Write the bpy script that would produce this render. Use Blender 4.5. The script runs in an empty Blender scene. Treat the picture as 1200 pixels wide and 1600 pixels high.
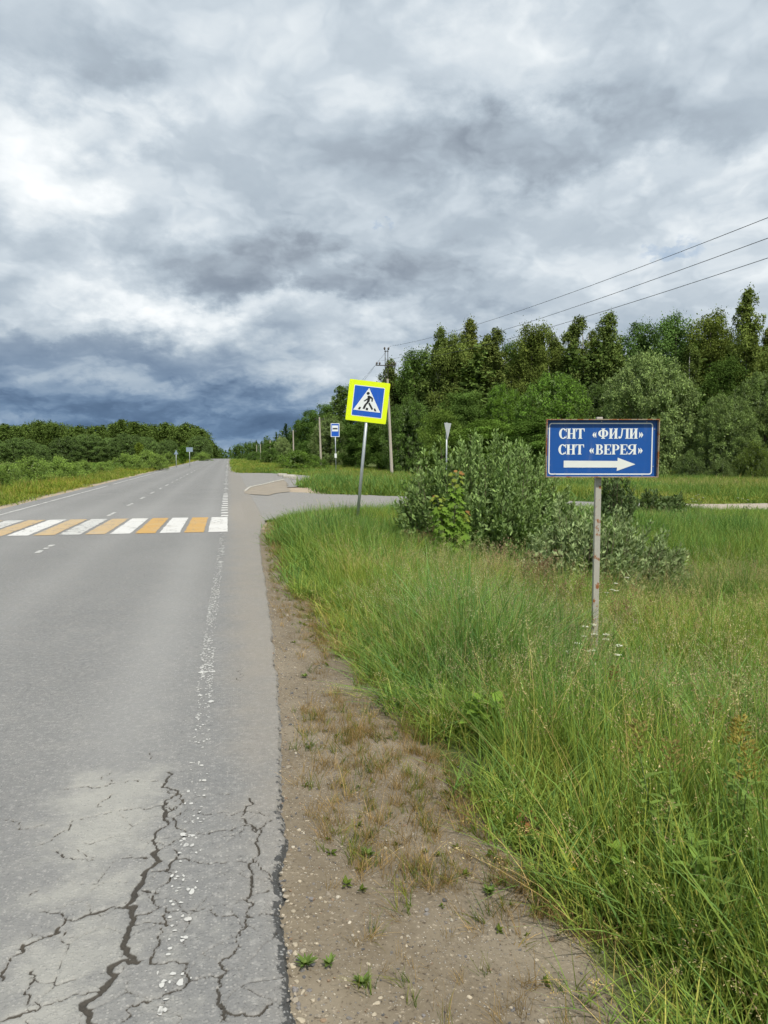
import bpy, math, random
import numpy as np
from mathutils import Vector, Matrix

S = bpy.context.scene
COL = S.collection
R = math.radians

# ------------------------------------------------------------------ camera
F, CX, CY = 1200.0, 600.0, 800.0          # the photograph's pixels (1200 x 1600)
YAW, PITCH, EYE = R(11.45), R(4.38), 1.65
cam_d = bpy.data.cameras.new('camera')
cam = bpy.data.objects.new('camera', cam_d)
COL.objects.link(cam)
cam.location = (0, 0, EYE)
cam.rotation_euler = (R(90) - PITCH, 0, -YAW)
cam_d.sensor_fit = 'AUTO'
cam_d.sensor_width = 36.0
cam_d.lens = 27.0
cam_d.clip_start = 0.05
cam_d.clip_end = 6000
S.camera = cam
CAMROT = np.array(cam.rotation_euler.to_matrix())


def ray(px, py):
    """unit direction in the world of a place seen in the photograph"""
    d = CAMROT @ np.array([(px - CX) / F, -(py - CY) / F, -1.0])
    return d / np.linalg.norm(d)


def on_ground(px, py, z=0.0):
    d = ray(px, py)
    t = (z - EYE) / d[2]
    return np.array([d[0] * t, d[1] * t, z])


def at_depth(px, py, depth):
    d = CAMROT @ np.array([(px - CX) / F, -(py - CY) / F, -1.0])
    return d * depth + np.array([0, 0, EYE])


# ------------------------------------------------------------------ node helper
class NT:
    def __init__(self, tree):
        self.t = tree
        self.t.nodes.clear()

    def n(self, typ, **kw):
        nd = self.t.nodes.new(typ)
        for k, v in kw.items():
            setattr(nd, k, v)
        return nd

    def put(self, sock, v):
        if v is None:
            return
        if isinstance(v, bpy.types.NodeSocket):
            self.t.links.new(v, sock)
        elif sock.type == 'RGBA' and not hasattr(v, '__len__'):
            sock.default_value = (v, v, v, 1)
        elif sock.type == 'RGBA' and len(v) == 3:
            sock.default_value = (*v, 1)
        else:
            sock.default_value = v

    def m(self, op, a, b=None, c=None, clamp=False):
        nd = self.n('ShaderNodeMath', operation=op, use_clamp=clamp)
        for i, v in enumerate((a, b, c)):
            self.put(nd.inputs[i], v)
        return nd.outputs[0]

    def add(self, a, b): return self.m('ADD', a, b)
    def sub(self, a, b): return self.m('SUBTRACT', a, b)
    def mul(self, a, b): return self.m('MULTIPLY', a, b)

    def mix(self, f, a, b, mode='MIX'):
        nd = self.n('ShaderNodeMix', data_type='RGBA', blend_type=mode)
        nd.clamp_factor = True
        self.put(nd.inputs[0], f)
        self.put(nd.inputs[6], a)
        self.put(nd.inputs[7], b)
        return nd.outputs[2]

    def noise(self, vec, scale, detail=4, rough=0.5, dist=0.0, dim='3D', w=None):
        nd = self.n('ShaderNodeTexNoise', noise_dimensions=dim)
        self.put(nd.inputs['Vector'], vec)
        nd.inputs['Scale'].default_value = scale
        nd.inputs['Detail'].default_value = detail
        nd.inputs['Roughness'].default_value = rough
        nd.inputs['Distortion'].default_value = dist
        return nd.outputs['Fac']

    def voro(self, vec, scale, feature='F1', out='Distance', rnd=1.0):
        nd = self.n('ShaderNodeTexVoronoi', feature=feature)
        self.put(nd.inputs['Vector'], vec)
        nd.inputs['Scale'].default_value = scale
        nd.inputs['Randomness'].default_value = rnd
        return nd.outputs[out]

    def rng(self, v, a, b, c=0.0, d=1.0, smooth=True):
        nd = self.n('ShaderNodeMapRange', interpolation_type='SMOOTHSTEP' if smooth else 'LINEAR')
        self.put(nd.inputs[0], v)
        for i, q in enumerate((a, b, c, d)):
            self.put(nd.inputs[i + 1], q)
        return nd.outputs[0]

    def ramp(self, v, stops, interp='LINEAR'):
        nd = self.n('ShaderNodeValToRGB')
        cr = nd.color_ramp
        cr.interpolation = interp
        while len(cr.elements) < len(stops):
            cr.elements.new(0.5)
        for e, (p, c) in zip(cr.elements, stops):
            e.position = p
            e.color = (*c, 1)
        self.put(nd.inputs[0], v)
        return nd.outputs[0]

    def xyz(self, x, y, z):
        nd = self.n('ShaderNodeCombineXYZ')
        for i, v in enumerate((x, y, z)):
            self.put(nd.inputs[i], v)
        return nd.outputs[0]

    def sep(self, v):
        nd = self.n('ShaderNodeSeparateXYZ')
        self.put(nd.inputs[0], v)
        return nd.outputs

    def attr(self, name, out='Fac', typ='GEOMETRY'):
        nd = self.n('ShaderNodeAttribute', attribute_name=name, attribute_type=typ)
        return nd.outputs[out]

    def bump(self, h, strength=0.5, dist=0.01, normal=None):
        nd = self.n('ShaderNodeBump')
        nd.inputs['Strength'].default_value = strength
        nd.inputs['Distance'].default_value = dist
        self.put(nd.inputs['Height'], h)
        self.put(nd.inputs['Normal'], normal)
        return nd.outputs[0]


# ------------------------------------------------------------------ sun, sky, exposure
EXPO = 0.40
SUN_AZ, SUN_EL = R(191.45 - 24), R(56)     # behind the camera, over its right shoulder
S.view_settings.view_transform = 'Standard'
S.view_settings.look = 'None'
S.view_settings.gamma = 1.0
S.view_settings.exposure = EXPO
S.view_settings.use_curve_mapping = False
S.render.engine = 'CYCLES'
S.cycles.max_bounces = 4
S.cycles.diffuse_bounces = 2
S.cycles.glossy_bounces = 2
S.cycles.transmission_bounces = 3
S.cycles.transparent_max_bounces = 4
S.cycles.use_denoising = True
S.cycles.use_adaptive_sampling = True
S.cycles.adaptive_threshold = 0.02
S.cycles.adaptive_min_samples = 8

sun_d = bpy.data.lights.new('sun', 'SUN')
sun_d.energy = 3.5
sun_d.angle = R(1.5)
sun_d.color = (1.0, 0.95, 0.87)
sun = bpy.data.objects.new('sun', sun_d)
COL.objects.link(sun)
SUNDIR = Vector((math.sin(SUN_AZ) * math.cos(SUN_EL), math.cos(SUN_AZ) * math.cos(SUN_EL), math.sin(SUN_EL)))
sun.rotation_euler = SUNDIR.to_track_quat('Z', 'Y').to_euler()
sun.location = SUNDIR * 200


def build_world():
    w = bpy.data.worlds.new('World')
    S.world = w
    w.use_nodes = True
    w.cycles.sampling_method = 'MANUAL'
    w.cycles.sample_map_resolution = 256
    g = NT(w.node_tree)
    d = g.n('ShaderNodeTexCoord').outputs['Generated']
    x, y, z = g.sep(d)
    az = g.m('ARCTAN2', x, y)
    zc = g.m('MAXIMUM', z, 0.0)
    el = g.m('ARCSINE', zc)
    # a layer of cloud overhead: the same cloud gets smaller and flatter towards the horizon
    q = g.m('DIVIDE', 1.0, g.add(zc, 0.36))
    U, V = g.mul(x, q), g.mul(y, q)
    P = g.xyz(U, V, 0.0)
    big = g.noise(P, 1.7, 2, 0.5, 0.0, '2D')
    wrp = g.noise(P, 5.0, 4, 0.55, 0.0, '2D')

    def billow(k):
        """heaped cloud: rounded puffs upon puffs; k < 1 looks a little higher up the same heap"""
        u_, v_ = g.add(g.mul(U, k), g.mul(wrp, 0.16)), g.sub(g.mul(V, k), g.mul(wrp, 0.16))
        nd = g.n('ShaderNodeTexVoronoi', feature='F1', voronoi_dimensions='2D', normalize=True)
        g.put(nd.inputs['Vector'], g.xyz(u_, v_, 0.0))
        nd.inputs['Scale'].default_value = 3.6
        nd.inputs['Detail'].default_value = 3.0
        nd.inputs['Roughness'].default_value = 0.5
        nd.inputs['Lacunarity'].default_value = 2.3
        return nd.outputs['Distance']
    n1 = billow(1.0)
    n2 = billow(0.94)
    fine = g.noise(P, 16.0, 4, 0.6, 0.0, '2D')
    # the same in the sky's own angles, for the masses low above the trees
    wob = g.noise(g.xyz(g.mul(az, 9.0), g.mul(el, 15.0), 0.0), 1.0, 6, 0.6, 0.0, '2D')
    wob2 = g.noise(g.xyz(g.add(g.mul(az, 9.0), 31.7), g.mul(el, 15.0), 0.0), 1.0, 6, 0.6, 0.0, '2D')
    wa = g.add(az, g.mul(g.sub(wob, 0.5), 0.20))
    we = g.add(el, g.mul(g.sub(wob2, 0.5), 0.13))

    W = g.xyz(wa, we, 0.0)

    def lobe(px, py, rx, ry, amp, acc):
        """acc + amp where the sky's angles lie near one place, fading out smoothly round it"""
        v = ray(px, py)
        a0, e0 = math.atan2(v[0], v[1]), math.asin(v[2])
        sa, se = F / (2.1 * rx), F / (2.1 * ry)
        ma = g.n('ShaderNodeVectorMath', operation='MULTIPLY_ADD')
        g.put(ma.inputs[0], W)
        ma.inputs[1].default_value = (sa, se, 0)
        ma.inputs[2].default_value = (-a0 * sa, -e0 * se, 0)
        dt = g.n('ShaderNodeVectorMath', operation='DOT_PRODUCT')
        g.put(dt.inputs[0], ma.outputs[0])
        g.put(dt.inputs[1], ma.outputs[0])
        k = g.m('MULTIPLY_ADD', dt.outputs['Value'], -1.0, 1.0, clamp=True)
        return g.m('MULTIPLY_ADD', g.mul(k, k), amp, acc)

    tot = 0.0
    for args in CLOUDS:
        tot = lobe(*args[:5], tot)
    b = g.add(0.562, g.mul(g.sub(big, 0.5), 0.22))
    b = g.add(b, g.mul(g.sub(wrp, 0.5), 0.06))
    b = g.add(b, g.mul(g.sub(0.42, n1), 0.30))
    b = g.add(b, g.mul(g.m('MAXIMUM', g.m('MINIMUM', g.sub(n2, n1), 0.16), -0.08), 0.60))
    b = g.add(b, g.mul(g.sub(fine, 0.5), 0.05))
    # streaks of flat cloud bases low down
    low = g.noise(g.xyz(g.mul(az, 5.0), g.mul(el, 38.0), 0.0), 1.0, 4, 0.5, 0.0, '2D')
    b = g.add(b, g.mul(g.mul(g.sub(low, 0.5), 0.18), g.rng(el, 0.05, 0.24, 1.0, 0.0)))
    b = g.add(b, tot)
    cloud = g.ramp(b, [(0.0, (.085, .110, .150)), (0.16, (.150, .180, .225)), (0.32, (.235, .275, .325)),
                       (0.50, (.345, .402, .458)), (0.66, (.465, .522, .572)), (0.84, (.64, .68, .705)),
                       (1.0, (.78, .80, .81))])
    # thick air and rain low down turn the dark bases blue
    blue = g.mul(g.rng(el, 0.0, 0.26, 1.0, 0.0), g.rng(b, 0.15, 0.62, 1.0, 0.0))
    cloud = g.mix(blue, cloud, (.64, .88, 1.14), 'MULTIPLY')
    # small holes of blue sky between the clouds
    sky = g.n('ShaderNodeTexSky', sky_type='NISHITA')
    sky.sun_disc = False
    sky.sun_elevation = SUN_EL
    sky.sun_rotation = SUN_AZ
    sky.altitude = 150
    sky.air_density = 1.0
    sky.dust_density = 1.0
    hole = 0.0
    for args in ((612, 338, 12, 7, .55), (1015, 405, 40, 8, .7)):
        hole = lobe(*args, hole)
    hole = g.rng(g.add(hole, g.mul(g.sub(fine, 0.5), 0.7)), 0.2, 1.0, 0.0, 0.6)
    cl10 = g.mix(1.0, cloud, (10.0, 10.0, 10.0), 'MULTIPLY')
    col = g.mix(hole, cl10, sky.outputs[0])
    bg = g.n('ShaderNodeBackground')
    g.put(bg.inputs[0], col)
    bg.inputs[1].default_value = 0.10
    out = g.n('ShaderNodeOutputWorld')
    g.t.links.new(bg.outputs[0], out.inputs[0])


# where the bright and the dark masses of cloud stand in this sky (photograph's pixels, size, brightness)
CLOUDS = [
    (40, 205, 75, 70, .34), (215, 182, 45, 26, .24), (135, 150, 70, 60, -.13), (60, 90, 140, 40, -.08),
    (420, 100, 260, 60, .08), (640, 60, 140, 60, .04),
    (165, 465, 85, 50, .20), (90, 345, 60, 34, .12), (420, 490, 170, 20, .22), (30, 450, 60, 60, -.06),
    (440, 425, 230, 32, -.20), (590, 440, 150, 26, -.10), (330, 395, 140, 22, -.05),
    (820, 75, 100, 70, .22, -.5), (760, 225, 210, 42, -.17), (920, 245, 140, 50, -.09), (1150, 120, 90, 90, -.08),
    (1070, 265, 120, 30, .15, .5), (900, 310, 160, 30, .06), (960, 420, 220, 36, .08), (1160, 440, 90, 50, .04),
    (650, 510, 180, 20, -.14), (590, 585, 130, 50, .22), (480, 550, 140, 24, .08), (220, 350, 200, 40, -.04),
    (120, 655, 520, 64, -.22), (80, 600, 380, 60, -.15), (370, 690, 280, 50, -.18), (250, 560, 420, 60, -.06),
    (150, 540, 240, 12, -.08), (300, 588, 220, 10, .06), (100, 668, 240, 8, .08),
]
build_world()

# ------------------------------------------------------------------ mesh helpers
rng = np.random.default_rng(7)


def mesh_np(name, verts, faces, attrs=None, smooth=False):
    """mesh from arrays; faces is (n,3) or (n,4); attrs: name -> per-vertex values (n,) or (n,3)"""
    verts = np.asarray(verts, np.float32)
    faces = np.asarray(faces, np.int32)
    me = bpy.data.meshes.new(name)
    k = faces.shape[1]
    me.vertices.add(len(verts))
    me.vertices.foreach_set('co', verts.ravel())
    me.loops.add(faces.size)
    me.loops.foreach_set('vertex_index', faces.ravel())
    me.polygons.add(len(faces))
    me.polygons.foreach_set('loop_start', np.arange(0, faces.size, k, dtype=np.int32))
    me.update(calc_edges=True)
    if smooth:
        me.polygons.foreach_set('use_smooth', np.ones(len(faces), bool))
    for an, av in (attrs or {}).items():
        av = np.asarray(av, np.float32)
        if av.ndim == 1:
            at = me.attributes.new(an, 'FLOAT', 'POINT')
            at.data.foreach_set('value', av)
        else:
            at = me.attributes.new(an, 'FLOAT_COLOR', 'POINT')
            at.data.foreach_set('color', np.hstack([av, np.ones((len(av), 1), np.float32)]).ravel())
    return me


class MB:
    """collects polygons of one part"""
    def __init__(self):
        self.v, self.f = [], []

    def poly(self, pts):
        b = len(self.v)
        self.v += [tuple(p) for p in pts]
        self.f.append(tuple(range(b, b + len(pts))))
        return self

    def box(self, c, s, rot=None):
        b = len(self.v)
        for dx, dy, dz in ((-1, -1, -1), (1, -1, -1), (1, 1, -1), (-1, 1, -1), (-1, -1, 1), (1, -1, 1), (1, 1, 1), (-1, 1, 1)):
            p = Vector((dx * s[0] / 2, dy * s[1] / 2, dz * s[2] / 2))
            if rot is not None:
                p = rot @ p
            self.v.append((p.x + c[0], p.y + c[1], p.z + c[2]))
        for f in ((3, 2, 1, 0), (4, 5, 6, 7), (0, 1, 5, 4), (1, 2, 6, 5), (2, 3, 7, 6), (3, 0, 4, 7)):
            self.f.append(tuple(b + i for i in f))
        return self

    def tube(self, path, radii, seg=10, caps=True):
        path = [Vector(p) for p in path]
        if not hasattr(radii, '__len__'):
            radii = [radii] * len(path)
        b = len(self.v)
        for i, p in enumerate(path):
            d = (path[min(i + 1, len(path) - 1)] - path[max(i - 1, 0)]).normalized()
            a = d.cross(Vector((0.0, 1.0, 0.03)))
            if a.length < 1e-3:
                a = d.cross(Vector((1, 0, 0)))
            a.normalize()
            c = d.cross(a)
            for k in range(seg):
                t = 2 * math.pi * k / seg
                q = p + (a * math.cos(t) + c * math.sin(t)) * radii[i]
                self.v.append(tuple(q))
        for i in range(len(path) - 1):
            for k in range(seg):
                k2 = (k + 1) % seg
                self.f.append((b + i * seg + k, b + i * seg + k2, b + (i + 1) * seg + k2, b + (i + 1) * seg + k))
        if caps:
            self.f.append(tuple(b + k for k in range(seg))[::-1])
            self.f.append(tuple(b + (len(path) - 1) * seg + k for k in range(seg)))
        return self

    def mesh(self, name, smooth=False):
        me = bpy.data.meshes.new(name)
        me.from_pydata(self.v, [], self.f)
        me.update()
        if smooth:
            for p in me.polygons:
                p.use_smooth = len(p.vertices) == 4
        return me

    def build(self, name, mat, parent=None, smooth=False, bevel=0.0):
        o = link(name, self.mesh(name, smooth), mat, parent)
        if bevel:
            md = o.modifiers.new('bevel', 'BEVEL')
            md.width = bevel
            md.segments = 2
            md.limit_method = 'ANGLE'
        return o


def link(name, me, mat=None, parent=None):
    if mat is not None and not me.materials:
        me.materials.append(mat)
    o = bpy.data.objects.new(name, me)
    COL.objects.link(o)
    o.parent = parent
    return o


def tag(o, label=None, cat=None, group=None, kind=None):
    for k, v in (('label', label), ('category', cat), ('group', group), ('kind', kind)):
        if v:
            o[k] = v
    return o


def empty(name, loc=(0, 0, 0), rz=0.0):
    o = bpy.data.objects.new(name, None)
    o.empty_display_size = 0.3
    COL.objects.link(o)
    o.location = loc
    o.rotation_euler = (0, 0, rz)
    return o


# value noise for heights and masks, made from sums of smooth lattice noise
class VN:
    def __init__(self, seed):
        self.t = np.random.default_rng(seed).random((256, 256)).astype(np.float32)

    def __call__(self, x, y):
        x, y = np.asarray(x, float), np.asarray(y, float)
        xi, yi = np.floor(x).astype(int), np.floor(y).astype(int)
        fx, fy = x - xi, y - yi
        fx, fy = fx * fx * (3 - 2 * fx), fy * fy * (3 - 2 * fy)
        a, b = self.t[xi % 256, yi % 256], self.t[(xi + 1) % 256, yi % 256]
        c, d = self.t[xi % 256, (yi + 1) % 256], self.t[(xi + 1) % 256, (yi + 1) % 256]
        return (a * (1 - fx) + b * fx) * (1 - fy) + (c * (1 - fx) + d * fx) * fy

    def fbm(self, x, y, oct=4, gain=0.5):
        s, a, tot = 0.0, 1.0, 0.0
        for i in range(oct):
            s = s + a * self(x * 2 ** i + 17.3 * i, y * 2 ** i + 9.1 * i)
            tot += a
            a *= gain
        return s / tot


vn1, vn2, vn3, vn4 = VN(1), VN(2), VN(3), VN(4)


def sst(x, a, b):
    t = np.clip((np.asarray(x, float) - a) / (b - a), 0, 1)
    return t * t * (3 - 2 * t)


# ------------------------------------------------------------------ the lie of the land
ROAD_L = -6.62
# right edge of the asphalt along the road (Y, X); it frays close to the camera and widens to the side road
EDGE_Y = np.array([-5, 1.0, 2.0, 2.7, 3.9, 4.9, 7.9, 13.2, 15.5, 17.2, 18.4, 500.0])
EDGE_X = np.array([.10, .13, .16, .19, .25, .31, .40, .52, .60, .70, .85, .85])


def edge_x(y):
    y = np.asarray(y, float)
    e = np.interp(y, EDGE_Y, EDGE_X)
    return e + (vn1.fbm(y * 3.1, 0 * y + 4.2, 4) - .5) * .05 + (vn2.fbm(y * 14, 0 * y + 1.2, 3) - .5) * .03


def crest(x, y):
    """the road tops a gentle rise far ahead and sinks out of sight behind it"""
    d = np.clip(np.asarray(y, float) - 235.0, 0, None)
    return -0.0005 * d * d * (1 - sst(np.abs(np.asarray(x, float) + 3), 9, 22)) - 0 * d


SIDE = np.array([(.45, 18.2), (1.4, 20.2), (4.5, 22.5), (9.0, 24.3), (20, 25.6), (40, 27.0), (90, 29.0),
                 (90, 32.0), (40, 30.2), (20, 29.6), (9.0, 29.4), (4.6, 31.2), (2.8, 34.0), (2.6, 40.0), (.45, 40.0)])


def side_mid(x):
    return np.interp(x, [0, 4.5, 9, 20, 40, 90], [27, 26.8, 26.9, 27.6, 28.6, 30.5])


def side_half(x):
    return np.interp(x, [0, 1.4, 4.5, 9, 20, 40, 90], [9, 7.0, 4.4, 2.6, 2.0, 1.6, 1.5])


def side_z(x):
    return -0.5 * sst(x, 2.0, 22.0)


def terrain(x, y):
    x, y = np.asarray(x, float), np.asarray(y, float)
    ex = np.interp(y, EDGE_Y, EDGE_X)
    d = x - ex
    zr = -.028 - .045 * np.clip(d, 0, 1.0) - .50 * sst(d, .7, 3.6) - .22 * sst(d, 2.5, 6.0) + .22 * sst(d, 9, 20)
    # level ground round the mouth of the side road and the bus bay
    k = sst(y, 11.5, 18.5)
    zr_side = side_z(x) - .03 - .10 * sst(x, 1, 8)
    zr = zr * (1 - k) + zr_side * k
    dl = ROAD_L - x
    zl = -.03 - .05 * np.clip(dl, 0, 1.2) - .50 * sst(dl, 1.0, 6.0) - .1 * sst(dl, 6, 30)
    z = np.where(x > ex - .15, zr, np.where(x < ROAD_L + .15, zl, -.12))
    n = (vn1.fbm(x * .45, y * .45, 4) - .5) * .16 * sst(np.abs(d), .9, 3) * (x > ex) \
        + (vn2.fbm(x * .25, y * .25, 4) - .5) * .25 * sst(dl, 1.5, 5)
    n = n + (vn3.fbm(x * .03, y * .03, 3) - .5) * .5 * sst(np.maximum(d, dl), 30, 60)
    n = n + (vn3.fbm(x * 6, y * 6, 4) - .5) * .022 + (vn4.fbm(x * 28, y * 28, 2) - .5) * .008
    onside = (1 - sst(np.abs(y - side_mid(x)), side_half(x) - .1, side_half(x) + .5)) * (x > ex)
    z = z + n * (1 - .8 * onside) - .06 * onside
    inbay = (1 - sst(np.abs(y - 53), 13, 15)) * (1 - sst(x, 5.2, 6.2)) * (x > ex - .3)
    z = z * (1 - inbay) + (-.10) * inbay
    flat = ((x > ROAD_L + .15) & (x < ex - .15))
    z = np.where(flat, -.12, z)
    return z + crest(x, y)


# ------------------------------------------------------------------ materials
def new_mat(name):
    m = bpy.data.materials.new(name)
    m.use_nodes = True
    return m, NT(m.node_tree)


def finish(g, shader, disp=None):
    out = g.n('ShaderNodeOutputMaterial')
    g.t.links.new(shader, out.inputs[0])


def principled(g, col, rough=0.7, spec=0.3, normal=None, metal=0.0):
    p = g.n('ShaderNodeBsdfPrincipled')
    g.put(p.inputs['Base Color'], col)
    g.put(p.inputs['Roughness'], rough)
    p.inputs['Specular IOR Level'].default_value = spec
    g.put(p.inputs['Metallic'], metal)
    g.put(p.inputs['Normal'], normal)
    return p.outputs[0]


def wpos(g):
    return g.n('ShaderNodeNewGeometry').outputs['Position']


def mat_ground():
    m, g = new_mat('ground')
    P = wpos(g)
    dirt, dry = g.attr('dirt'), g.attr('dry')
    n1 = g.noise(P, 1.3, 5, .6)
    n2 = g.noise(P, 9.0, 5, .6)
    n3 = g.noise(P, 60.0, 4, .65)
    dcol = g.mix(n2, (.122, .098, .066), (.210, .175, .125))
    dcol = g.mix(g.mul(g.rng(n1, .42, .66), .7), dcol, (.23, .196, .145))
    dcol = g.mix(g.rng(n3, .56, .74), dcol, (.33, .28, .21))
    dcol = g.mix(g.rng(n3, .30, .44, 1, 0), dcol, (.075, .058, .042))
    # scattered small grit
    v = g.voro(P, 105.0)
    vc = g.n('ShaderNodeTexVoronoi')
    g.put(vc.inputs['Vector'], P)
    vc.inputs['Scale'].default_value = 105.0
    grit = g.mul(g.rng(v, .22, .34, 1, 0), g.rng(g.sep(vc.outputs['Color'])[0], .72, .80))
    dcol = g.mix(grit, dcol, g.mix(g.sep(vc.outputs['Color'])[1], (.18, .17, .16), (.48, .44, .37)))
    gcol = g.mix(n1, (.045, .062, .018), (.075, .105, .026))
    gcol = g.mix(g.rng(n2, .4, .75), gcol, (.10, .105, .045))
    far = g.mix(g.noise(P, .12, 4, .6), (.075, .115, .026), (.125, .150, .042))
    gcol = g.mix(g.attr('far'), gcol, far)
    gcol = g.mix(dry, gcol, (.20, .165, .085))
    mask = g.rng(g.add(dirt, g.mul(g.sub(n2, .5), .5)), .35, .65)
    col = g.mix(mask, gcol, dcol)
    sand = g.attr('sand')
    scol = g.mix(n2, (.30, .235, .165), (.42, .35, .265))
    col = g.mix(g.rng(g.add(sand, g.mul(g.sub(n1, .5), .5)), .4, .7), col, scol)
    h = g.add(g.mul(n3, .6), g.mul(grit, 1.2))
    nb = g.bump(h, .8, .006)
    finish(g, principled(g, col, .95, .15, nb))
    return m


def mat_asphalt():
    m, g = new_mat('asphalt')
    P = wpos(g)
    n_big = g.noise(P, .55, 4, .55)
    n_mid = g.noise(P, 5.0, 5, .6)
    n_f = g.noise(P, 90.0, 3, .7)
    vc = g.n('ShaderNodeTexVoronoi')
    g.put(vc.inputs['Vector'], P)
    vc.inputs['Scale'].default_value = 75.0
    cell = g.sep(vc.outputs['Color'])
    col = g.mix(n_big, (.148, .148, .144), (.205, .203, .194))
    col = g.mix(g.mul(g.rng(n_mid, .45, .75), .5), col, (.235, .23, .215))
    n_c = g.noise(P, 26.0, 4, .7)
    col = g.mix(g.mul(g.rng(n_c, .52, .66), .6), col, (.29, .284, .267))
    col = g.mix(g.mul(g.rng(n_c, .28, .44, 1, 0), .65), col, (.092, .093, .092))
    # aggregate: pale stones and dark pits
    stone = g.mul(g.rng(vc.outputs['Distance'], .25, .5, 1, 0), 1.0)
    col = g.mix(g.mul(g.mul(stone, g.rng(cell[0], .35, 1.0)), .6), col, (.34, .33, .305))
    pit = g.mul(g.rng(n_f, .30, .42, 1, 0), .75)
    col = g.mix(pit, col, (.06, .06, .06))
    # polished wheel tracks, bleached fines, roadside dust
    col = g.mix(g.mul(g.attr('track'), .40), col, (.31, .305, .29))
    pale = g.rng(g.add(g.attr('pale'), g.mul(g.sub(g.noise(P, 6.0, 6, .70), .5), 1.7)), .22, .95)
    pcol = g.mix(n_mid, (.31, .303, .268), (.40, .39, .345))
    pcol = g.mix(g.mul(g.rng(g.noise(P, 48.0, 3, .7), .60, .68), .75), pcol, (.15, .15, .145))
    col = g.mix(g.mul(pale, .56), col, pcol)
    dust = g.rng(g.add(g.attr('dust'), g.mul(g.sub(g.noise(P, 2.2, 5, .6), .5), .6)), .3, .9)
    col = g.mix(g.mul(dust, .55), col, (.27, .235, .185))
    # frayed edge: bare dark binder with a few stones left in it
    cr = g.rng(g.add(g.attr('fray'), g.mul(g.sub(g.noise(P, 22.0, 5, .7), .5), 1.7)), .50, .66)
    ccol = g.mix(g.mul(g.rng(cell[1], .62, .7), stone), (.058, .058, .056), (.25, .25, .24))
    col = g.mix(cr, col, ccol)
    ck = g.attr('crack')
    col = g.mix(g.rng(ck, .25, .62), col, g.mix(n_mid, (.030, .029, .027), (.075, .064, .048)))
    h = g.add(g.add(g.mul(stone, .5), g.mul(n_f, .8)), g.mul(cr, g.mul(n_f, 2.0)))
    nb = g.bump(h, .7, .004)
    finish(g, principled(g, col, g.rng(n_mid, .3, .7, .72, .88), .35, nb))
    return m


def mat_plain(name, col, rough=.6, spec=.4, metal=0.0, var=.15, vscale=6.0, grime=None, bump=0.0, bscale=60.0):
    m, g = new_mat(name)
    P = g.n('ShaderNodeTexCoord').outputs['Object']
    n = g.noise(P, vscale, 5, .6)
    c = g.mix(n, tuple(v * (1 - var) for v in col), tuple(min(1, v * (1 + var)) for v in col))
    if grime:
        gn = g.noise(P, vscale * 2.3, 6, .65)
        c = g.mix(g.mul(g.rng(gn, .52, .68), grime[1]), c, grime[0])
    nb = None
    if bump:
        nb = g.bump(g.noise(P, bscale, 4, .6), bump, .004)
    finish(g, principled(g, c, rough, spec, nb, metal))
    return m


def mat_paint(name, col, wear):
    """road paint, worn through to the asphalt"""
    m, g = new_mat(name)
    P = wpos(g)
    n = g.noise(P, 7.0, 6, .65)
    f = g.noise(P, 70.0, 3, .7)
    c = g.mix(n, tuple(v * .86 for v in col), col)
    c = g.mix(g.mul(g.rng(g.noise(P, 1.7, 4, .6), .45, .75), .35), c, (.40, .37, .31))
    big = g.noise(P, 1.1, 3, .6)
    k = g.rng(g.add(g.add(g.mul(n, .6), g.mul(f, .2)), g.mul(big, .2)), .575 - wear, .64 - wear)
    c = g.mix(k, c, (.19, .185, .175))
    finish(g, principled(g, c, .65, .35, g.bump(f, .5, .003)))
    return m


def mat_leaf(name, trans=.28, rough=.5, back=None, spec=.35, gloss=False):
    """foliage: the mesh brings each leaf's own colour, the object or tuft its tint"""
    m, g = new_mat(name)
    c = g.attr('col', 'Color')
    oi = g.n('ShaderNodeObjectInfo')
    c = g.mix(1.0, c, oi.outputs['Color'], 'MULTIPLY')
    if back:
        bf = g.n('ShaderNodeNewGeometry').outputs['Backfacing']
        c = g.mix(g.mul(bf, back[1]), c, back[0])
    if gloss:
        p = principled(g, c, rough, spec)
    else:
        p = g.n('ShaderNodeBsdfDiffuse')
        g.put(p.inputs[0], c)
        p = p.outputs[0]
    t = g.n('ShaderNodeBsdfTranslucent')
    g.put(t.inputs[0], g.mix(1.0, c, (1.25, 1.3, .6), 'MULTIPLY'))
    mx = g.n('ShaderNodeMixShader')
    mx.inputs[0].default_value = trans
    g.t.links.new(p, mx.inputs[1])
    g.t.links.new(t.outputs[0], mx.inputs[2])
    finish(g, mx.outputs[0])
    return m


def mat_grass(name, trans=.3):
    """blades: own colour from the tuft's mesh, tint carried by each scattered tuft"""
    m, g = new_mat(name)
    c = g.attr('col', 'Color')
    c = g.mix(1.0, c, g.attr('tint', 'Color', 'INSTANCER'), 'MULTIPLY')
    p = g.n('ShaderNodeBsdfDiffuse')
    g.put(p.inputs[0], c)
    p = p.outputs[0]
    t = g.n('ShaderNodeBsdfTranslucent')
    g.put(t.inputs[0], g.mix(1.0, c, (1.15, 1.2, .6), 'MULTIPLY'))
    mx = g.n('ShaderNodeMixShader')
    mx.inputs[0].default_value = trans
    g.t.links.new(p, mx.inputs[1])
    g.t.links.new(t.outputs[0], mx.inputs[2])
    finish(g, mx.outputs[0])
    return m


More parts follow.
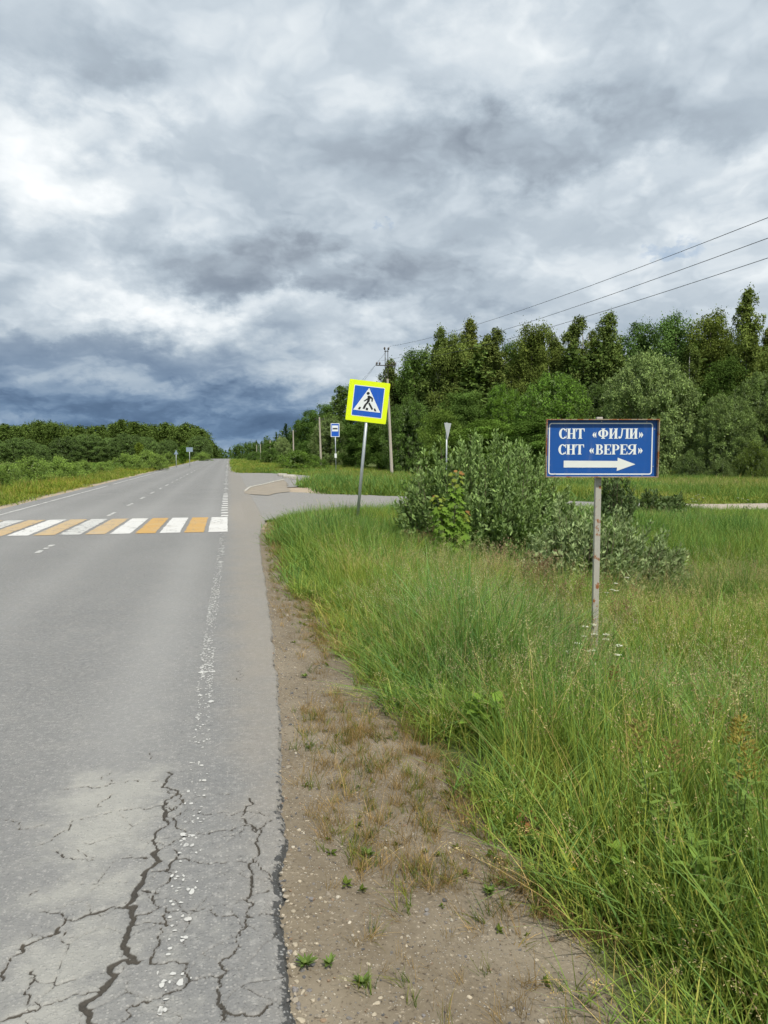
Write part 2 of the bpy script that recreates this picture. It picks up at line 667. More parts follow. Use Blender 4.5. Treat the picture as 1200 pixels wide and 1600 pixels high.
def mat_bark(name, c1, c2, scale=4.0, stretch=.25):
    m, g = new_mat(name)
    P = g.n('ShaderNodeTexCoord').outputs['Object']
    x, y, z = g.sep(P)
    n = g.noise(g.xyz(x, y, g.mul(z, stretch)), scale * 3, 6, .65)
    c = g.mix(g.rng(n, .38, .64), c1, c2)
    finish(g, principled(g, c, .9, .2, g.bump(n, .8, .02)))
    return m


# ------------------------------------------------------------------ ground sheet
def spaced(parts):
    out = [np.linspace(a, b, n, endpoint=False) for a, b, n in parts]
    return np.concatenate(out + [[parts[-1][1]]])


def dirt_mask(x, y):
    """1 on the bare shoulder, 0 in the grass"""
    b = np.interp(y, [-5, 1, 2.0, 2.6, 3.2, 4.4, 5.6, 7.5, 9.5, 12, 17, 19, 40], [1.10, 1.12, 1.18, 1.16, 1.18, 1.08, 1.00, .92, .86, .86, 1.0, 1.3, 1.1])
    b = b + (vn4.fbm(y * 1.6, x * .4, 3) - .5) * .38
    return 1 - sst(x, b - .18, b + .22)


def build_ground():
    xs = spaced([(-900, -120, 14), (-120, -30, 24), (-30, -9, 30), (-9, -6.2, 18), (-6.2, -.1, 6), (-.1, 2.2, 92),
                 (2.2, 5, 46), (5, 12, 40), (12, 40, 40), (40, 150, 30), (150, 900, 14)])
    ys = spaced([(-60, 0, 12), (0, 1.4, 10), (1.4, 6.2, 165), (6.2, 14, 80), (14, 40, 90), (40, 90, 60), (90, 260, 60), (260, 1500, 30)])
    X, Y = np.meshgrid(xs, ys)
    Z = terrain(X, Y)
    nx, ny = len(xs), len(ys)
    v = np.stack([X, Y, Z], -1).reshape(-1, 3)
    i = np.arange(nx * ny).reshape(ny, nx)
    f = np.stack([i[:-1, :-1], i[:-1, 1:], i[1:, 1:], i[1:, :-1]], -1).reshape(-1, 4)
    dirt = dirt_mask(X, Y)
    dirt = np.where(X < ROAD_L + .3, 1 - sst(ROAD_L - X, .45, 1.0), dirt)
    dirt = np.where((X > 0) & (Y > 18.5) & (Y < 70), np.maximum(dirt, 1 - sst(np.abs(Y - side_mid(X)), side_half(X), side_half(X) + .8)), dirt)
    sand = (1 - sst(np.hypot((X - 2.0) / 2.8, (Y - 35.5) / 7.5), .8, 1.15)) + (X < ROAD_L + .3) * (1 - sst(ROAD_L - X, .3, .9)) \
        + (1 - sst(np.hypot((X - 1.0) / .7, (Y - 18.3) / 1.6), .6, 1.1)) + ((X > 12) * (1 - sst(np.abs(Y - side_mid(X)), 1.0, 2.2)))
    dry = np.clip((vn2.fbm(X * .7, Y * .7, 4) - .45) * 3, 0, 1) * .5 + .7 * dirt
    far = sst(np.hypot(X, Y), 22, 45)
    o = link('ground', mesh_np('ground', v, f, {'dirt': dirt.ravel(), 'sand': np.clip(sand, 0, 1).ravel(), 'dry': np.clip(dry, 0, 1).ravel() * .6,
                                               'far': far.ravel()}, True), mat_ground())
    tag(o, 'dirt shoulder and green roadside meadow reaching to the woods', kind='structure')
    return o


ground = build_ground()

# ------------------------------------------------------------------ the road
CRACKS = [  # polylines in a 2x enlargement of the photograph's lower left corner, width in mm
    (26, [(300, 1200), (345, 1060), (385, 960), (410, 890), (395, 830), (425, 780), (460, 715), (478, 665)]),
    (13, [(478, 665), (485, 610), (512, 560), (515, 500), (513, 450), (525, 410)]),
    (15, [(395, 832), (300, 850), (205, 870)]), (9, [(205, 870), (120, 850)]),
    (12, [(205, 870), (185, 910), (110, 940), (70, 950), (30, 990), (10, 1060)]),
    (11, [(460, 680), (380, 678)]), (7, [(290, 685), (200, 680), (165, 660)]),
    (9, [(478, 665), (540, 630), (550, 570), (545, 520), (570, 500), (550, 478), (525, 470)]),
    (9, [(540, 650), (535, 690), (520, 720), (495, 770), (495, 830), (530, 850), (525, 890), (495, 920), (480, 980), (470, 1010),
         (590, 1005), (590, 1060), (520, 1100), (440, 1130), (380, 1190)]),
    (11, [(410, 890), (470, 880), (525, 890)]), (7, [(545, 685), (680, 690), (780, 695), (800, 685)]),
    (7, [(530, 845), (680, 860), (790, 865), (870, 845)]),
    (10, [(690, 1190), (680, 1130), (690, 1080), (685, 1000), (740, 940), (790, 865), (765, 810), (785, 740), (775, 700), (805, 640),
          (800, 590), (765, 570), (780, 490)]),
    (7, [(550, 550), (600, 530), (700, 535), (850, 545)]), (6, [(515, 510), (620, 495), (720, 480)]),
    (8, [(560, 620), (680, 595), (765, 575), (800, 600), (850, 560)]), (7, [(235, 560), (300, 548), (400, 530), (510, 515)]),
    (7, [(200, 465), (240, 460), (350, 445), (430, 437), (500, 435)]), (6, [(350, 480), (320, 520)]),
    (7, [(470, 350), (472, 380)]), (6, [(350, 410), (352, 440)]),
    (10, [(0, 1190), (60, 1170), (120, 1150), (200, 1120), (310, 1095), (335, 1070)]), (8, [(100, 1030), (105, 1060), (95, 1110), (130, 1140)]),
    (8, [(590, 1060), (685, 1050)]), (9, [(690, 1130), (740, 1170), (800, 1170), (850, 1130)]), (9, [(415, 865), (470, 850), (495, 835)]),
    (6, [(800, 690), (840, 740), (870, 745)]), (8, [(470, 720), (525, 712)]), (8, [(440, 780), (495, 790)]),
    (6, [(120, 780), (90, 800)]), (7, [(205, 910), (205, 970)]), (6, [(755, 90), (750, 130)]), (8, [(485, 630), (540, 640)]),
    (7, [(515, 520), (545, 530), (570, 505)]), (7, [(0, 560), (60, 590), (140, 575)]), (7, [(230, 560), (190, 600), (120, 640)]),
]


def crack_lines():
    out = []
    r = np.random.default_rng(3)
    for w, pts in CRACKS:
        p = np.array([on_ground(x / 2, 1000 + y / 2)[:2] for x, y in pts])
        for lev in range(5):                      # fractal wander between the known corners
            mid = (p[1:] + p[:-1]) / 2
            d = p[1:] - p[:-1]
            nrm = np.stack([-d[:, 1], d[:, 0]], 1)
            mid = mid + nrm * r.normal(0, .16, (len(mid), 1))
            q = np.empty((len(p) + len(mid), 2))
            q[0::2], q[1::2] = p, mid
            p = q
        out.append((w / 1000.0 * (.74 if w < 14 else .68), p))
    return out


def build_road():
    xs = spaced([(ROAD_L, -2.6, 22), (-2.6, -1.4, 95), (-1.4, .05, 215)])
    tail = np.linspace(0, 1, 46)[1:]
    ys = [-6, -4, -2, 0, 1.0]
    y = 1.5
    while y < 7.5:
        ys.append(y)
        y += .0032 * y
    while y < 25:
        ys.append(y)
        y += .012 * y
    while y < 500:
        ys.append(y)
        y += 2.0 + .02 * y
    ys = np.array(ys)
    ex = edge_x(ys)
    X = np.concatenate([np.repeat(xs[None], len(ys), 0), .05 + (ex[:, None] - .05) * tail[None]], 1)
    Y = np.repeat(ys[:, None], X.shape[1], 1)
    crack = np.zeros(X.shape)
    for w, p in crack_lines():
        for a, b in zip(p[:-1], p[1:]):
            ww = w * (.55 + .9 * vn2(a[0] * 25, a[1] * 25))
            r0, r1 = np.searchsorted(ys, (min(a[1], b[1]) - .07, max(a[1], b[1]) + .07))
            if r1 <= r0:
                continue
            xx, yy = X[r0:r1], Y[r0:r1]
            d = b - a
            t = np.clip(((xx - a[0]) * d[0] + (yy - a[1]) * d[1]) / (d @ d + 1e-12), 0, 1)
            dist = np.hypot(xx - a[0] - t * d[0], yy - a[1] - t * d[1])
            crack[r0:r1] = np.maximum(crack[r0:r1], np.clip(1.25 - dist / (ww * .62), 0, 1))
    # fine crazing between the long cracks
    rc = np.random.default_rng(14)
    near = np.searchsorted(ys, 4.6)
    cand = np.stack([rc.uniform(-1.1, .25, 600), rc.uniform(1.6, 4.6, 600)], 1)
    seeds = []
    for q in cand:
        if all(np.hypot(*(q - s_)) > .15 for s_ in seeds):
            seeds.append(q)
    xx = X[:near] + (vn2.fbm(X[:near] * 7, Y[:near] * 7, 3) - .5) * .10
    yy = Y[:near] + (vn3.fbm(X[:near] * 7, Y[:near] * 7, 3) - .5) * .10
    d1, d2 = np.full(xx.shape, 9.0), np.full(xx.shape, 9.0)
    for sx_, sy_ in seeds:
        dd = np.hypot(xx - sx_, yy - sy_)
        d2 = np.where(dd < d1, d1, np.minimum(d2, dd))
        d1 = np.minimum(d1, dd)
    zone = np.exp(-((X[:near] + .42) / .28) ** 2) * (1 - sst(Y[:near], 3.0, 4.3)) + .6 * np.exp(-((X[:near] - .06) / .14) ** 2) * (1 - sst(Y[:near], 3.0, 4.2))
    craze = np.clip(1.1 - (d2 - d1) / .0062, 0, 1) * (zone * (.35 + 1.1 * vn4.fbm(X[:near] * 4, Y[:near] * 4, 2)) > .42)
    crack[:near] = np.maximum(crack[:near], craze * .62)
    crack *= .75 + .5 * vn3.fbm(X * 40, Y * 40, 2)
    crack = np.clip(crack, 0, 1)
    ed = ex[:, None] - X
    fray = 1 - sst(ed, .0, .085)
    fray *= np.interp(Y, [0, 2, 2.6, 3.3, 4.5, 7, 10, 20], [1, 1, .95, .66, .42, .38, .34, .3]) * (.7 + .6 * vn2.fbm(X * 6, Y * 6, 3))
    z = -.012 * crack + (vn3.fbm(X * 9, Y * 9, 3) - .5) * .004
    z -= np.clip(fray, 0, 1) * (.006 + .016 * vn4.fbm(X * 45, Y * 45, 2)) * (Y < 12)
    z -= .018 * sst(-ed, -.02, 0) * (Y < 16)
    z += crest(X, Y)
    track = np.exp(-((X + .62) / .30) ** 2) * np.interp(Y, [0, 3, 5, 9, 16], [.1, .3, .9, 1, .5]) + .55 * np.exp(-((X + 2.25) / .32) ** 2) \
        + .5 * np.exp(-((X + 3.9) / .35) ** 2) + .5 * np.exp(-((X + 5.5) / .35) ** 2)
    track += .5 * np.exp(-((Y - 22) / 4) ** 2) * (X < .4)
    # bleached slabs between the cracks, close to the camera
    def slab(pts):
        """1 inside an outline, fading over a few centimetres at its rim"""
        q = np.array([on_ground(px, py)[:2] for px, py in pts])
        r1 = np.searchsorted(ys, q[:, 1].max() + .3)
        xx, yy = X[:r1], Y[:r1]
        ins = np.zeros(xx.shape, bool)
        dm = np.full(xx.shape, 9.0)
        for a, b in zip(q, np.roll(q, -1, 0)):
            hit = ((a[1] > yy) != (b[1] > yy)) & (xx < (b[0] - a[0]) * (yy - a[1]) / (b[1] - a[1] + 1e-12) + a[0])
            ins ^= hit
            d = b - a
            t = np.clip(((xx - a[0]) * d[0] + (yy - a[1]) * d[1]) / (d @ d), 0, 1)
            dm = np.minimum(dm, np.hypot(xx - a[0] - t * d[0], yy - a[1] - t * d[1]))
        full = np.zeros(X.shape)
        full[:r1] = np.clip(.5 + np.where(ins, dm, -dm) / .42, 0, 1)
        return full
    pale = np.maximum.reduce([
        slab([(92, 1240), (130, 1207), (250, 1202), (260, 1240), (246, 1295), (240, 1332), (190, 1345), (100, 1352), (66, 1330), (84, 1285)]),
        slab([(66, 1398), (120, 1356), (228, 1348), (205, 1412), (150, 1424), (40, 1416)]),
        slab([(30, 1478), (100, 1442), (194, 1428), (202, 1462), (176, 1540), (150, 1600), (0, 1640), (0, 1520)]),
        .55 * slab([(215, 1500), (240, 1440), (300, 1420), (330, 1500), (300, 1600), (190, 1640)])])
    dust = sst(X, -.5, .25) * np.interp(Y, [0, 3, 6, 15], [.4, .55, .75, .7]) + .75 * np.exp(-((Y - 22) / 3.0) ** 2) * sst(X, -.2, .6)
    n, k = X.shape
    v = np.stack([X, Y, z], -1)
    skirt = v[:, -1].copy()
    skirt[:, 2] -= .09
    skl = v[:, 0].copy()
    skl[:, 2] -= .09
    v = np.concatenate([v, skirt[:, None]], 1)
    A = {}
    for nm, a in (('crack', crack), ('fray', fray), ('track', track), ('pale', np.clip(pale, 0, 1)), ('dust', dust)):
        A[nm] = np.concatenate([a, a[:, -1:]], 1).ravel()
    k += 1
    i = np.arange(n * k).reshape(n, k)
    f = np.stack([i[:-1, :-1], i[:-1, 1:], i[1:, 1:], i[1:, :-1]], -1).reshape(-1, 4)
    o = link('road', mesh_np('road', v.reshape(-1, 3), f, A, True), M['asphalt'])
    tag(o, 'worn grey two-lane asphalt road with cracks near the verge', kind='structure')
    return o


M = {}
M['asphalt'] = mat_asphalt()
M['white_paint'] = mat_paint('white_road_paint', (.62, .61, .58), .03)
M['white_paint_worn'] = mat_paint('worn_white_road_paint', (.52, .515, .485), .05)
M['yellow_paint'] = mat_paint('yellow_road_paint', (.50, .30, .085), .03)
M['yellow_paint_pale'] = mat_paint('faded_yellow_road_paint', (.48, .345, .18), .045)
road = build_road()


def ragged(pts, step, amp, seed):
    """outline with a worn, uneven edge"""
    r = np.random.default_rng(seed)
    out = []
    for a, b in zip(pts, pts[1:] + pts[:1]):
        a, b = np.array(a, float), np.array(b, float)
        n = max(2, int(np.linalg.norm(b - a) / step))
        d = (b - a) / np.linalg.norm(b - a)
        for q in range(n):
            p = a + (b - a) * q / n + np.array([-d[1], d[0]]) * r.normal(0, amp) * (q > 0)
            out.append(p)
    return out


def sheet(name, outline, z, mat, parent):
    mb = MB()
    mb.poly([(p[0], p[1], z + float(crest(p[0], p[1]))) for p in outline])
    return mb.build(name, mat, parent)


# zebra crossing: alternate white and yellow bars across both lanes
P_NEAR, P_FAR = on_ground(355.5, 831), on_ground(357, 808)
Y0, Y1 = P_NEAR[1], P_FAR[1]
pitch_x = .490
xr = float(P_NEAR[0])
for k in range(14):
    x1 = xr - k * pitch_x
    x0 = x1 - (.40 if k % 2 == 0 else .395)
    if x0 < ROAD_L + .1:
        break
    white = k % 2 == 0
    mt = M['white_paint_worn'] if k in (6, 10) else M['white_paint'] if white else (M['yellow_paint'] if k < 5 else M['yellow_paint_pale'])
    s = sheet('white_bar' if white else 'yellow_bar', ragged([(x0, Y0), (x1, Y0), (x1, Y1), (x0, Y1)], .10, .008, 40 + k), .006, mt, road)

# centre line: worn dashes
XC = -3.12
yy = 5.0
r_ = np.random.default_rng(5)
k = 0
while yy < 180:
    L = 1.1 + r_.random() * .6 if yy < 60 else 2.6
    if not (Y0 - .4 < yy + L and yy < Y1 + .3):
        wd = .10 if yy > 25 else .085
        mb = MB()
        # a dash survives in a few separate scraps of paint
        s0 = yy
        while s0 < yy + L:
            s1 = s0 + .12 + r_.random() * .5
            o_ = ragged([(XC - wd / 2, s0), (XC + wd / 2, s0), (XC + wd / 2, min(s1, yy + L)), (XC - wd / 2, min(s1, yy + L))], .08, .012, int(s0 * 100))
            mb.poly([(p[0], p[1], .006 + float(crest(p[0], p[1]))) for p in o_])
            s0 = s1 + .05 + r_.random() * .25
        mb.build('centre_dash', M['white_paint_worn'], road)
    yy += L + (2.6 if yy < 60 else 4.0)
    k += 1

# right edge line: thermoplastic worn down to flakes
def edge_line(name, x_of, y0, y1, width, dens, seed):
    r = np.random.default_rng(seed)
    mb = MB()
    y = y0
    while y < y1:
        stepy = np.interp(y, [0, 5, 10, 20, 60, 180], [.030, .035, .05, .11, .6, 2.5])
        cov = dens(y)
        nflake = 9 if y < 11 else 4 if y < 20 else 1
        for q in range(nflake):
            if r.random() > cov * (1.3 if vn2(y * 2.2, q * .8 + 7) > .45 else .35):
                continue
            w = width / nflake
            cx = x_of(y) + (q - (nflake - 1) / 2) * w + r.normal(0, .006)
            cy = y + r.uniform(0, stepy)
            big_ = 1.0 + .9 * (r.random() < .10)
            a, b = w * r.uniform(.3, .95) * big_, stepy * r.uniform(.12, .40) * big_
            n = 7
            pts = []
            zf = (.0028 if y < 12 else .006) + r.random() * .0008 + float(crest(cx, cy))
            for t in range(n):
                th = 6.283 * t / n
                rr = r.uniform(.55, 1.25)
                pts.append((cx + a * rr * math.cos(th), cy + b * rr * math.sin(th), zf))
            mb.poly(pts)
        y += stepy
    return mb.build(name, M['white_paint_worn'], road)


edge_line('worn_edge_line', lambda y: -.185 + .05 * sst(y, 6, 16), 2.0, Y0 - .05, .10,
          lambda y: np.interp(y, [2, 2.6, 3.4, 4.4, 5.0, 5.6, 7, 9, 15], [.15, .18, .14, .07, .24, .66, .62, .55, .55]), 11)
# beyond the crossing it is a row of separate blocks, then one line
y = Y1 + .25
while y < 32:
    sheet('edge_block', ragged([(-.21, y), (-.03, y), (-.03, y + .42), (-.21, y + .42)], .08, .012, int(y * 50)), .006, M['white_paint'], road)
    y += 1.0
edge_line('far_edge_line', lambda y: -.12, 32, 180, .13, lambda y: .9, 12)
XL = -6.0
yy = 2.0
mb = MB()
while yy < 182:
    L = .8 + .03 * yy
    if r_.random() < .985:
        mb.poly([(p[0], p[1], .006 + float(crest(p[0], p[1]))) for p in
                 ragged([(XL - .04, yy), (XL + .04, yy), (XL + .04, yy + L * .985), (XL - .04, yy + L * .985)], .3, .012, int(yy * 31))])
    yy += L
mb.build('left_edge_line', M['white_paint_worn'], road)


# ------------------------------------------------------------------ side road and bus bay
def strip_surface(name, outline_fn, rows, cols, zf, mat, label, rough=0.0):
    """paved sheet between two outlines"""
    V, idx = [], []
    for i in range(rows):
        a, b = outline_fn(i / (rows - 1))
        for j in range(cols):
            t = j / (cols - 1)
            p = np.array(a) * (1 - t) + np.array(b) * t
            if rough:                       # broken outline
                k = rough * (vn2.fbm(p[0] * 1.3 + 5, p[1] * 1.3, 3) - .5)
                if i in (0, rows - 1):
                    p[1] += 2.2 * k
                if j == cols - 1:
                    p[0] += 1.2 * k
            V.append((p[0], p[1], zf(p[0], p[1])))
    i = np.arange(rows * cols).reshape(rows, cols)
    f = np.stack([i[:-1, :-1], i[:-1, 1:], i[1:, 1:], i[1:, :-1]], -1).reshape(-1, 4)
    V = np.array(V)
    n = len(V)
    A = {'crack': np.zeros(n), 'fray': np.zeros(n), 'pale': np.zeros(n), 'track': np.full(n, .6), 'dust': np.full(n, .55)}
    o = link(name, mesh_np(name, V, f, A, True), mat)
    tag(o, label, kind='structure')
    return o


def side_outline(t):
    x = .80 + (t ** 1.6) * 17.0
    h = side_half(x) + (vn1.fbm(np.array([x * 1.3]), np.array([3.3]), 3)[0] - .5) * 1.1
    m = side_mid(x)
    return (x, m - h), (x, m + h)


strip_surface('side_road', side_outline, 60, 24, lambda x, y: float(side_z(x)) - .012 + (vn3.fbm(x * 2, y * 2, 3) - .5) * .01,
              M['asphalt'], 'grey asphalt side road turning off to the right')


def track_outline(t):
    x = 16.5 + t * 74.0
    m = side_mid(x)
    h = side_half(x) * .85
    return (x, m - h), (x, m + h)


M['gravel_track'] = mat_plain('gravel_track', (.36, .31, .25), .95, .1, var=.25, vscale=2.0, bump=.5)
o = strip_surface('gravel_track', track_outline, 90, 8, lambda x, y: float(side_z(x)) - .02 + (vn3.fbm(x * 2, y * 2, 3) - .5) * .03,
                  M['gravel_track'], 'pale gravel track crossing the meadow on the right')


def bay_outline(t):
    y = 38.0 + t * 29.0
    w = np.interp(y, [38, 41, 47, 58, 64, 67], [2.3, 3.6, 5.0, 5.2, 3.0, .95])
    return (.80, y), (.85 + w, y)


strip_surface('bus_bay', bay_outline, 50, 14, lambda x, y: -.014 + (vn3.fbm(x * 2, y * 2, 3) - .5) * .01, M['asphalt'],
              'grey asphalt bus bay beside the road beyond the side road', 2.0)
M['concrete'] = mat_plain('old_concrete', (.42, .40, .35), .9, .2, var=.2, vscale=5, bump=.6, bscale=30)
# low kerb between the sand and the bay, then tumbled kerb blocks
KERB = ['pale kerb stone nearest the camera in the line beside the sand patch', 'pale kerb stone second from the camera beside the sand patch',
        'pale kerb stone third from the camera beside the sand patch', 'pale kerb stone in the middle of the line along the bus bay', 'pale kerb stone third from the tumbled concrete blocks',
        'pale kerb stone second from the tumbled concrete blocks', 'pale kerb stone next to the tumbled concrete blocks'] + ['pale kerb stone at the end of the line'] * 9
kc = 0
kp = [on_ground(383, 768), on_ground(391, 762), on_ground(410, 758), on_ground(428, 753.5), on_ground(444, 750)]
for a, b in zip(kp[:-1], kp[1:]):
    n = max(1, int(np.linalg.norm(b - a) / 1.6))
    for q in range(n):
        p0, p1 = a + (b - a) * q / n, a + (b - a) * (q + 1) / n
        d = p1 - p0
        L = float(np.hypot(d[0], d[1])) * .93
        mb = MB().box((0, 0, .02), (L, .10, .12))
        o = mb.build('kerb_stone', M['concrete'], None, bevel=.02)
        o.location = ((p0[0] + p1[0]) / 2, (p0[1] + p1[1]) / 2, -.02)
        o.rotation_euler = (0, 0, math.atan2(d[1], d[0]) + r_.normal(0, .03))
        tag(o, KERB[kc], 'kerb stone', 'kerb stones along the bus bay')
        kc += 1
for k, (px, py, rz, ln) in enumerate(((441, 743.5, .5, 1.0), (446, 745, 1.3, .9), (451, 746.5, .2, 1.1), (456, 745.5, -.6, .8), (459, 748.5, .9, .8))):
    p = on_ground(px, py)
    o = MB().box((0, 0, .08), (ln * .75, .2, .2)).build('kerb_block', M['concrete'], None, bevel=.03)
    o.location = (p[0], p[1], 0)
    o.rotation_euler = (.08 * (k % 3 - 1), .05, rz)
    tag(o, ['whitish concrete block, the one nearest the road in the tumbled heap by the bus bay', 'whitish concrete block standing crosswise, second from the road in the heap',
            'whitish concrete block in the middle of the tumbled heap by the bus bay', 'whitish concrete block, second from the grass in the tumbled heap',
            'small whitish concrete block nearest the camera in the tumbled heap by the grass'][k], 'concrete block', 'tumbled concrete blocks')

# sand washed over the asphalt between side road and bay, and at the near corner
M['sand'] = mat_plain('washed_sand', (.265, .232, .185), .95, .1, var=.3, vscale=1.6, grime=((.24, .225, .20), .7), bump=.5, bscale=25)
for k, (pts, z_, lab) in enumerate((
        ([(381, 771), (384, 767), (392, 761.5), (410, 757.5), (428, 753), (443, 750), (449, 755), (450, 763), (456, 768), (437, 770), (420, 774), (398, 773)], .008, 'sandy dirt patch beside the kerb of the bus bay'),)):
    q = [tuple(on_ground(px, py)[:2]) for px, py in pts]
    o_ = ragged(q, .5, .045, 90 + k)
    o = MB().poly([(p[0], p[1], z_) for p in o_]).build('sand_patch', M['sand'])
    tag(o, lab, kind='structure')

# ------------------------------------------------------------------ foliage helpers
def unit(v):
    return v / (np.linalg.norm(v, axis=-1, keepdims=True) + 1e-9)


def leaf_quads(c, d, s, ln, wd, fold=.15):
    """kite-shaped leaves: centre c, tip direction d, side direction s"""
    nrm = unit(np.cross(d, s))
    ln, wd = np.asarray(ln)[:, None], np.asarray(wd)[:, None]
    v = np.stack([c - d * ln * .5, c + s * wd * .5 + nrm * wd * fold - d * ln * .08, c + d * ln * .5, c - s * wd * .5 + nrm * wd * fold - d * ln * .08], 1)
    f = np.arange(len(c) * 4).reshape(-1, 4)
    return v.reshape(-1, 3), f


def rand_dirs(r, n):
    return unit(r.normal(0, 1, (n, 3)))


def leaf_cols(r, n, base, var=.22, yellow=.15, per=4):
    b = np.array(base)[None] * (1 + r.normal(0, var, (n, 1))).clip(.45, 1.7)
    y = r.random((n, 1)) * yellow
    b = b * (1 - y) + b * np.array([[1.6, 1.25, .7]]) * y
    return np.repeat(b.clip(.005, .9), per, 0)


def crown_mesh(name, kind, seed, leaves=7000, size=.2, base=(.06, .09, .025)):
    """crown of leaves gathered in lobes round a leader"""
    r = np.random.default_rng(seed)
    L = []
    if kind == 'birch':        # h 16, narrow, hanging twigs
        H = 16.0
        for i in range(125):
            t = (i + r.random()) / 125
            z = H * (.07 + .91 * t)
            R_ = 2.95 * (1 - t) ** .48 * min(1, .45 + t / .22) * (.72 + .5 * r.random()) + .08
            a = r.random() * 6.283
            q = r.uniform(.2, .95)
            L.append((R_ * q * math.cos(a), R_ * q * math.sin(a), z, (.48 + .5 * r.random()) * (1 - t * .5), (.7 + .6 * r.random()) * (1 - .45 * t)))
    elif kind == 'broad':      # h 15
        H = 15.0
        for i in range(84):
            t = (i + r.random()) / 84
            z = H * (.07 + .88 * t)
            R_ = 3.6 * math.sqrt(max(.03, 1 - ((t - .42) / .62) ** 2)) * (.75 + .45 * r.random())
            a = r.random() * 6.283
            q = r.uniform(.2, .95)
            L.append((R_ * q * math.cos(a), R_ * q * math.sin(a), z, .8 + .6 * r.random(), .7 + .5 * r.random()))
    elif kind == 'round':      # h 9, a dome down to the ground
        H = 9.0
        for i in range(300):
            t = r.random() ** .85
            z = H * (.04 + .93 * t)
            R_ = 4.5 * math.sqrt(max(.01, 1 - (max(0, t - .35) / .66) ** 2.3)) * (.90 + .18 * r.random()) * (.86 + .14 * min(1, t / .3))
            a = r.random() * 6.283
            q = r.uniform(.80, .95)
            L.append((R_ * q * math.cos(a), R_ * q * math.sin(a), z * .97, .34 + .36 * r.random(), .3 + .36 * r.random()))
    elif kind == 'spruce':     # h 14, tiers
        H = 14.0
        for i in range(80):
            t = (i + r.random()) / 80
            z = H * (.08 + .91 * t)
            R_ = 2.6 * (1 - t) ** .85 + .1
            a = r.random() * 6.283
            q = r.uniform(.4, .9)
            L.append((R_ * q * math.cos(a), R_ * q * math.sin(a), z - .25 * R_ * q, .35 + .5 * (1 - t), .3 + .2 * (1 - t)))
    else:                      # 'shrub', h 2.4, w 4: ragged heap of shoots
        H = 2.4
        for i in range(70):
            t = r.random()
            z = H * (.08 + .82 * t)
            R_ = 1.9 * math.sqrt(max(.02, 1 - t ** 2.2)) * (.8 + .35 * r.random())
            a = r.random() * 6.283
            q = r.uniform(.5, .95)
            L.append((R_ * q * math.cos(a), R_ * q * math.sin(a), z, .22 + .22 * r.random(), .22 + .25 * r.random()))
    L = np.array(L)
    nl = len(L)
    core = max(130, leaves // 16)            # big shaded leaves deep inside close the see-through gaps
    w = L[:, 3] ** 2 + L[:, 3] * L[:, 4]
    pick = r.choice(nl, leaves, p=w / w.sum())
    ck = r.choice(nl, core)
    cq = r.uniform(.1, .72, (core, 1))
    cc = L[ck, :3] * np.concatenate([cq, cq, np.full((core, 1), .96)], 1) + r.normal(0, .12, (core, 3)) * L[ck, 3:4]
    cc[:, 2] = np.maximum(cc[:, 2], .3 * L[:, 3].mean())
    ct, cs = rand_dirs(r, core), rand_dirs(r, core)
    cs = unit(np.cross(ct, cs))
    csz = size * r.uniform(1.8, 3.0, core)
    cv, cf = leaf_quads(cc, ct, cs, csz, csz * .7)
    lb = L[pick]
    dr = rand_dirs(r, leaves)
    out = unit(np.stack([lb[:, 0], lb[:, 1], 0 * lb[:, 2] + .8], 1))
    dr = unit(dr + out * .55)
    rad = (.30 + .75 * r.random(leaves) ** .7) * (1 + (r.random(leaves) < .22) * r.random(leaves) * .75)
    c = lb[:, :3] + dr * np.stack([lb[:, 3], lb[:, 3], lb[:, 4]], 1) * rad[:, None]
    c[:, 2] = np.maximum(c[:, 2], .05)
    hang = -.5 if kind == 'birch' else (.35 if kind in ('round', 'shrub') else 0.0)
    tip = unit(rand_dirs(r, leaves) + dr * .4 + np.array([0, 0, hang]))
    nrm = unit(dr * .9 + rand_dirs(r, leaves) * .8 + np.array([0, 0, .35]))
    side = unit(np.cross(tip, nrm))
    ln = size * r.uniform(.7, 1.35, leaves)
    asp = {'round': .45, 'shrub': .42, 'spruce': .35}.get(kind, .62)
    v, f = leaf_quads(c, tip, side, ln, ln * asp)
    tone = np.repeat((.68 + .64 * r.random(nl))[pick], 4)[:, None]
    col = np.concatenate([leaf_cols(r, leaves, base) * tone, leaf_cols(r, core, base)])
    return mesh_np(name, np.concatenate([v, cv]), np.concatenate([f, cf + len(v)]), {'col': col})


def trunk_mesh(name, kind, seed):
    r = np.random.default_rng(seed)
    H, r0 = {'birch': (15.4, .16), 'broad': (13.0, .22), 'round': (5.0, .20), 'spruce': (13.8, .18), 'shrub': (1.8, .035)}[kind]
    mb = MB()
    n = 8
    sway = r.normal(0, .02 * H, (n + 1, 2)).cumsum(0) * .35
    path = [(sway[i, 0] * (i > 0), sway[i, 1] * (i > 0), H * i / n - (.3 if i == 0 else 0)) for i in range(n + 1)]
    mb.tube(path, [r0 * (1.15 - .98 * i / n) for i in range(n + 1)], 8)
    nl = {'birch': 12, 'broad': 12, 'round': 14, 'spruce': 0, 'shrub': 10}[kind]
    for k in range(nl):
        t = r.uniform(.12 if kind in ('round', 'shrub') else .3, .85)
        p = Vector(path[int(t * n)])
        a = r.random() * 6.283
        ln = {'birch': 1.9, 'broad': 2.8, 'round': 3.4, 'shrub': 1.3}[kind] * (1.1 - .5 * t)
        e = p + Vector((math.cos(a) * ln, math.sin(a) * ln, ln * (.7 if kind != 'birch' else .9)))
        m_ = (p + e) / 2 + Vector((0, 0, -.05 * ln))
        mb.tube([p, m_, e], [r0 * .38 * (1.1 - t), r0 * .26 * (1.1 - t), r0 * .08], 5, False)
    return mb.mesh(name, True)


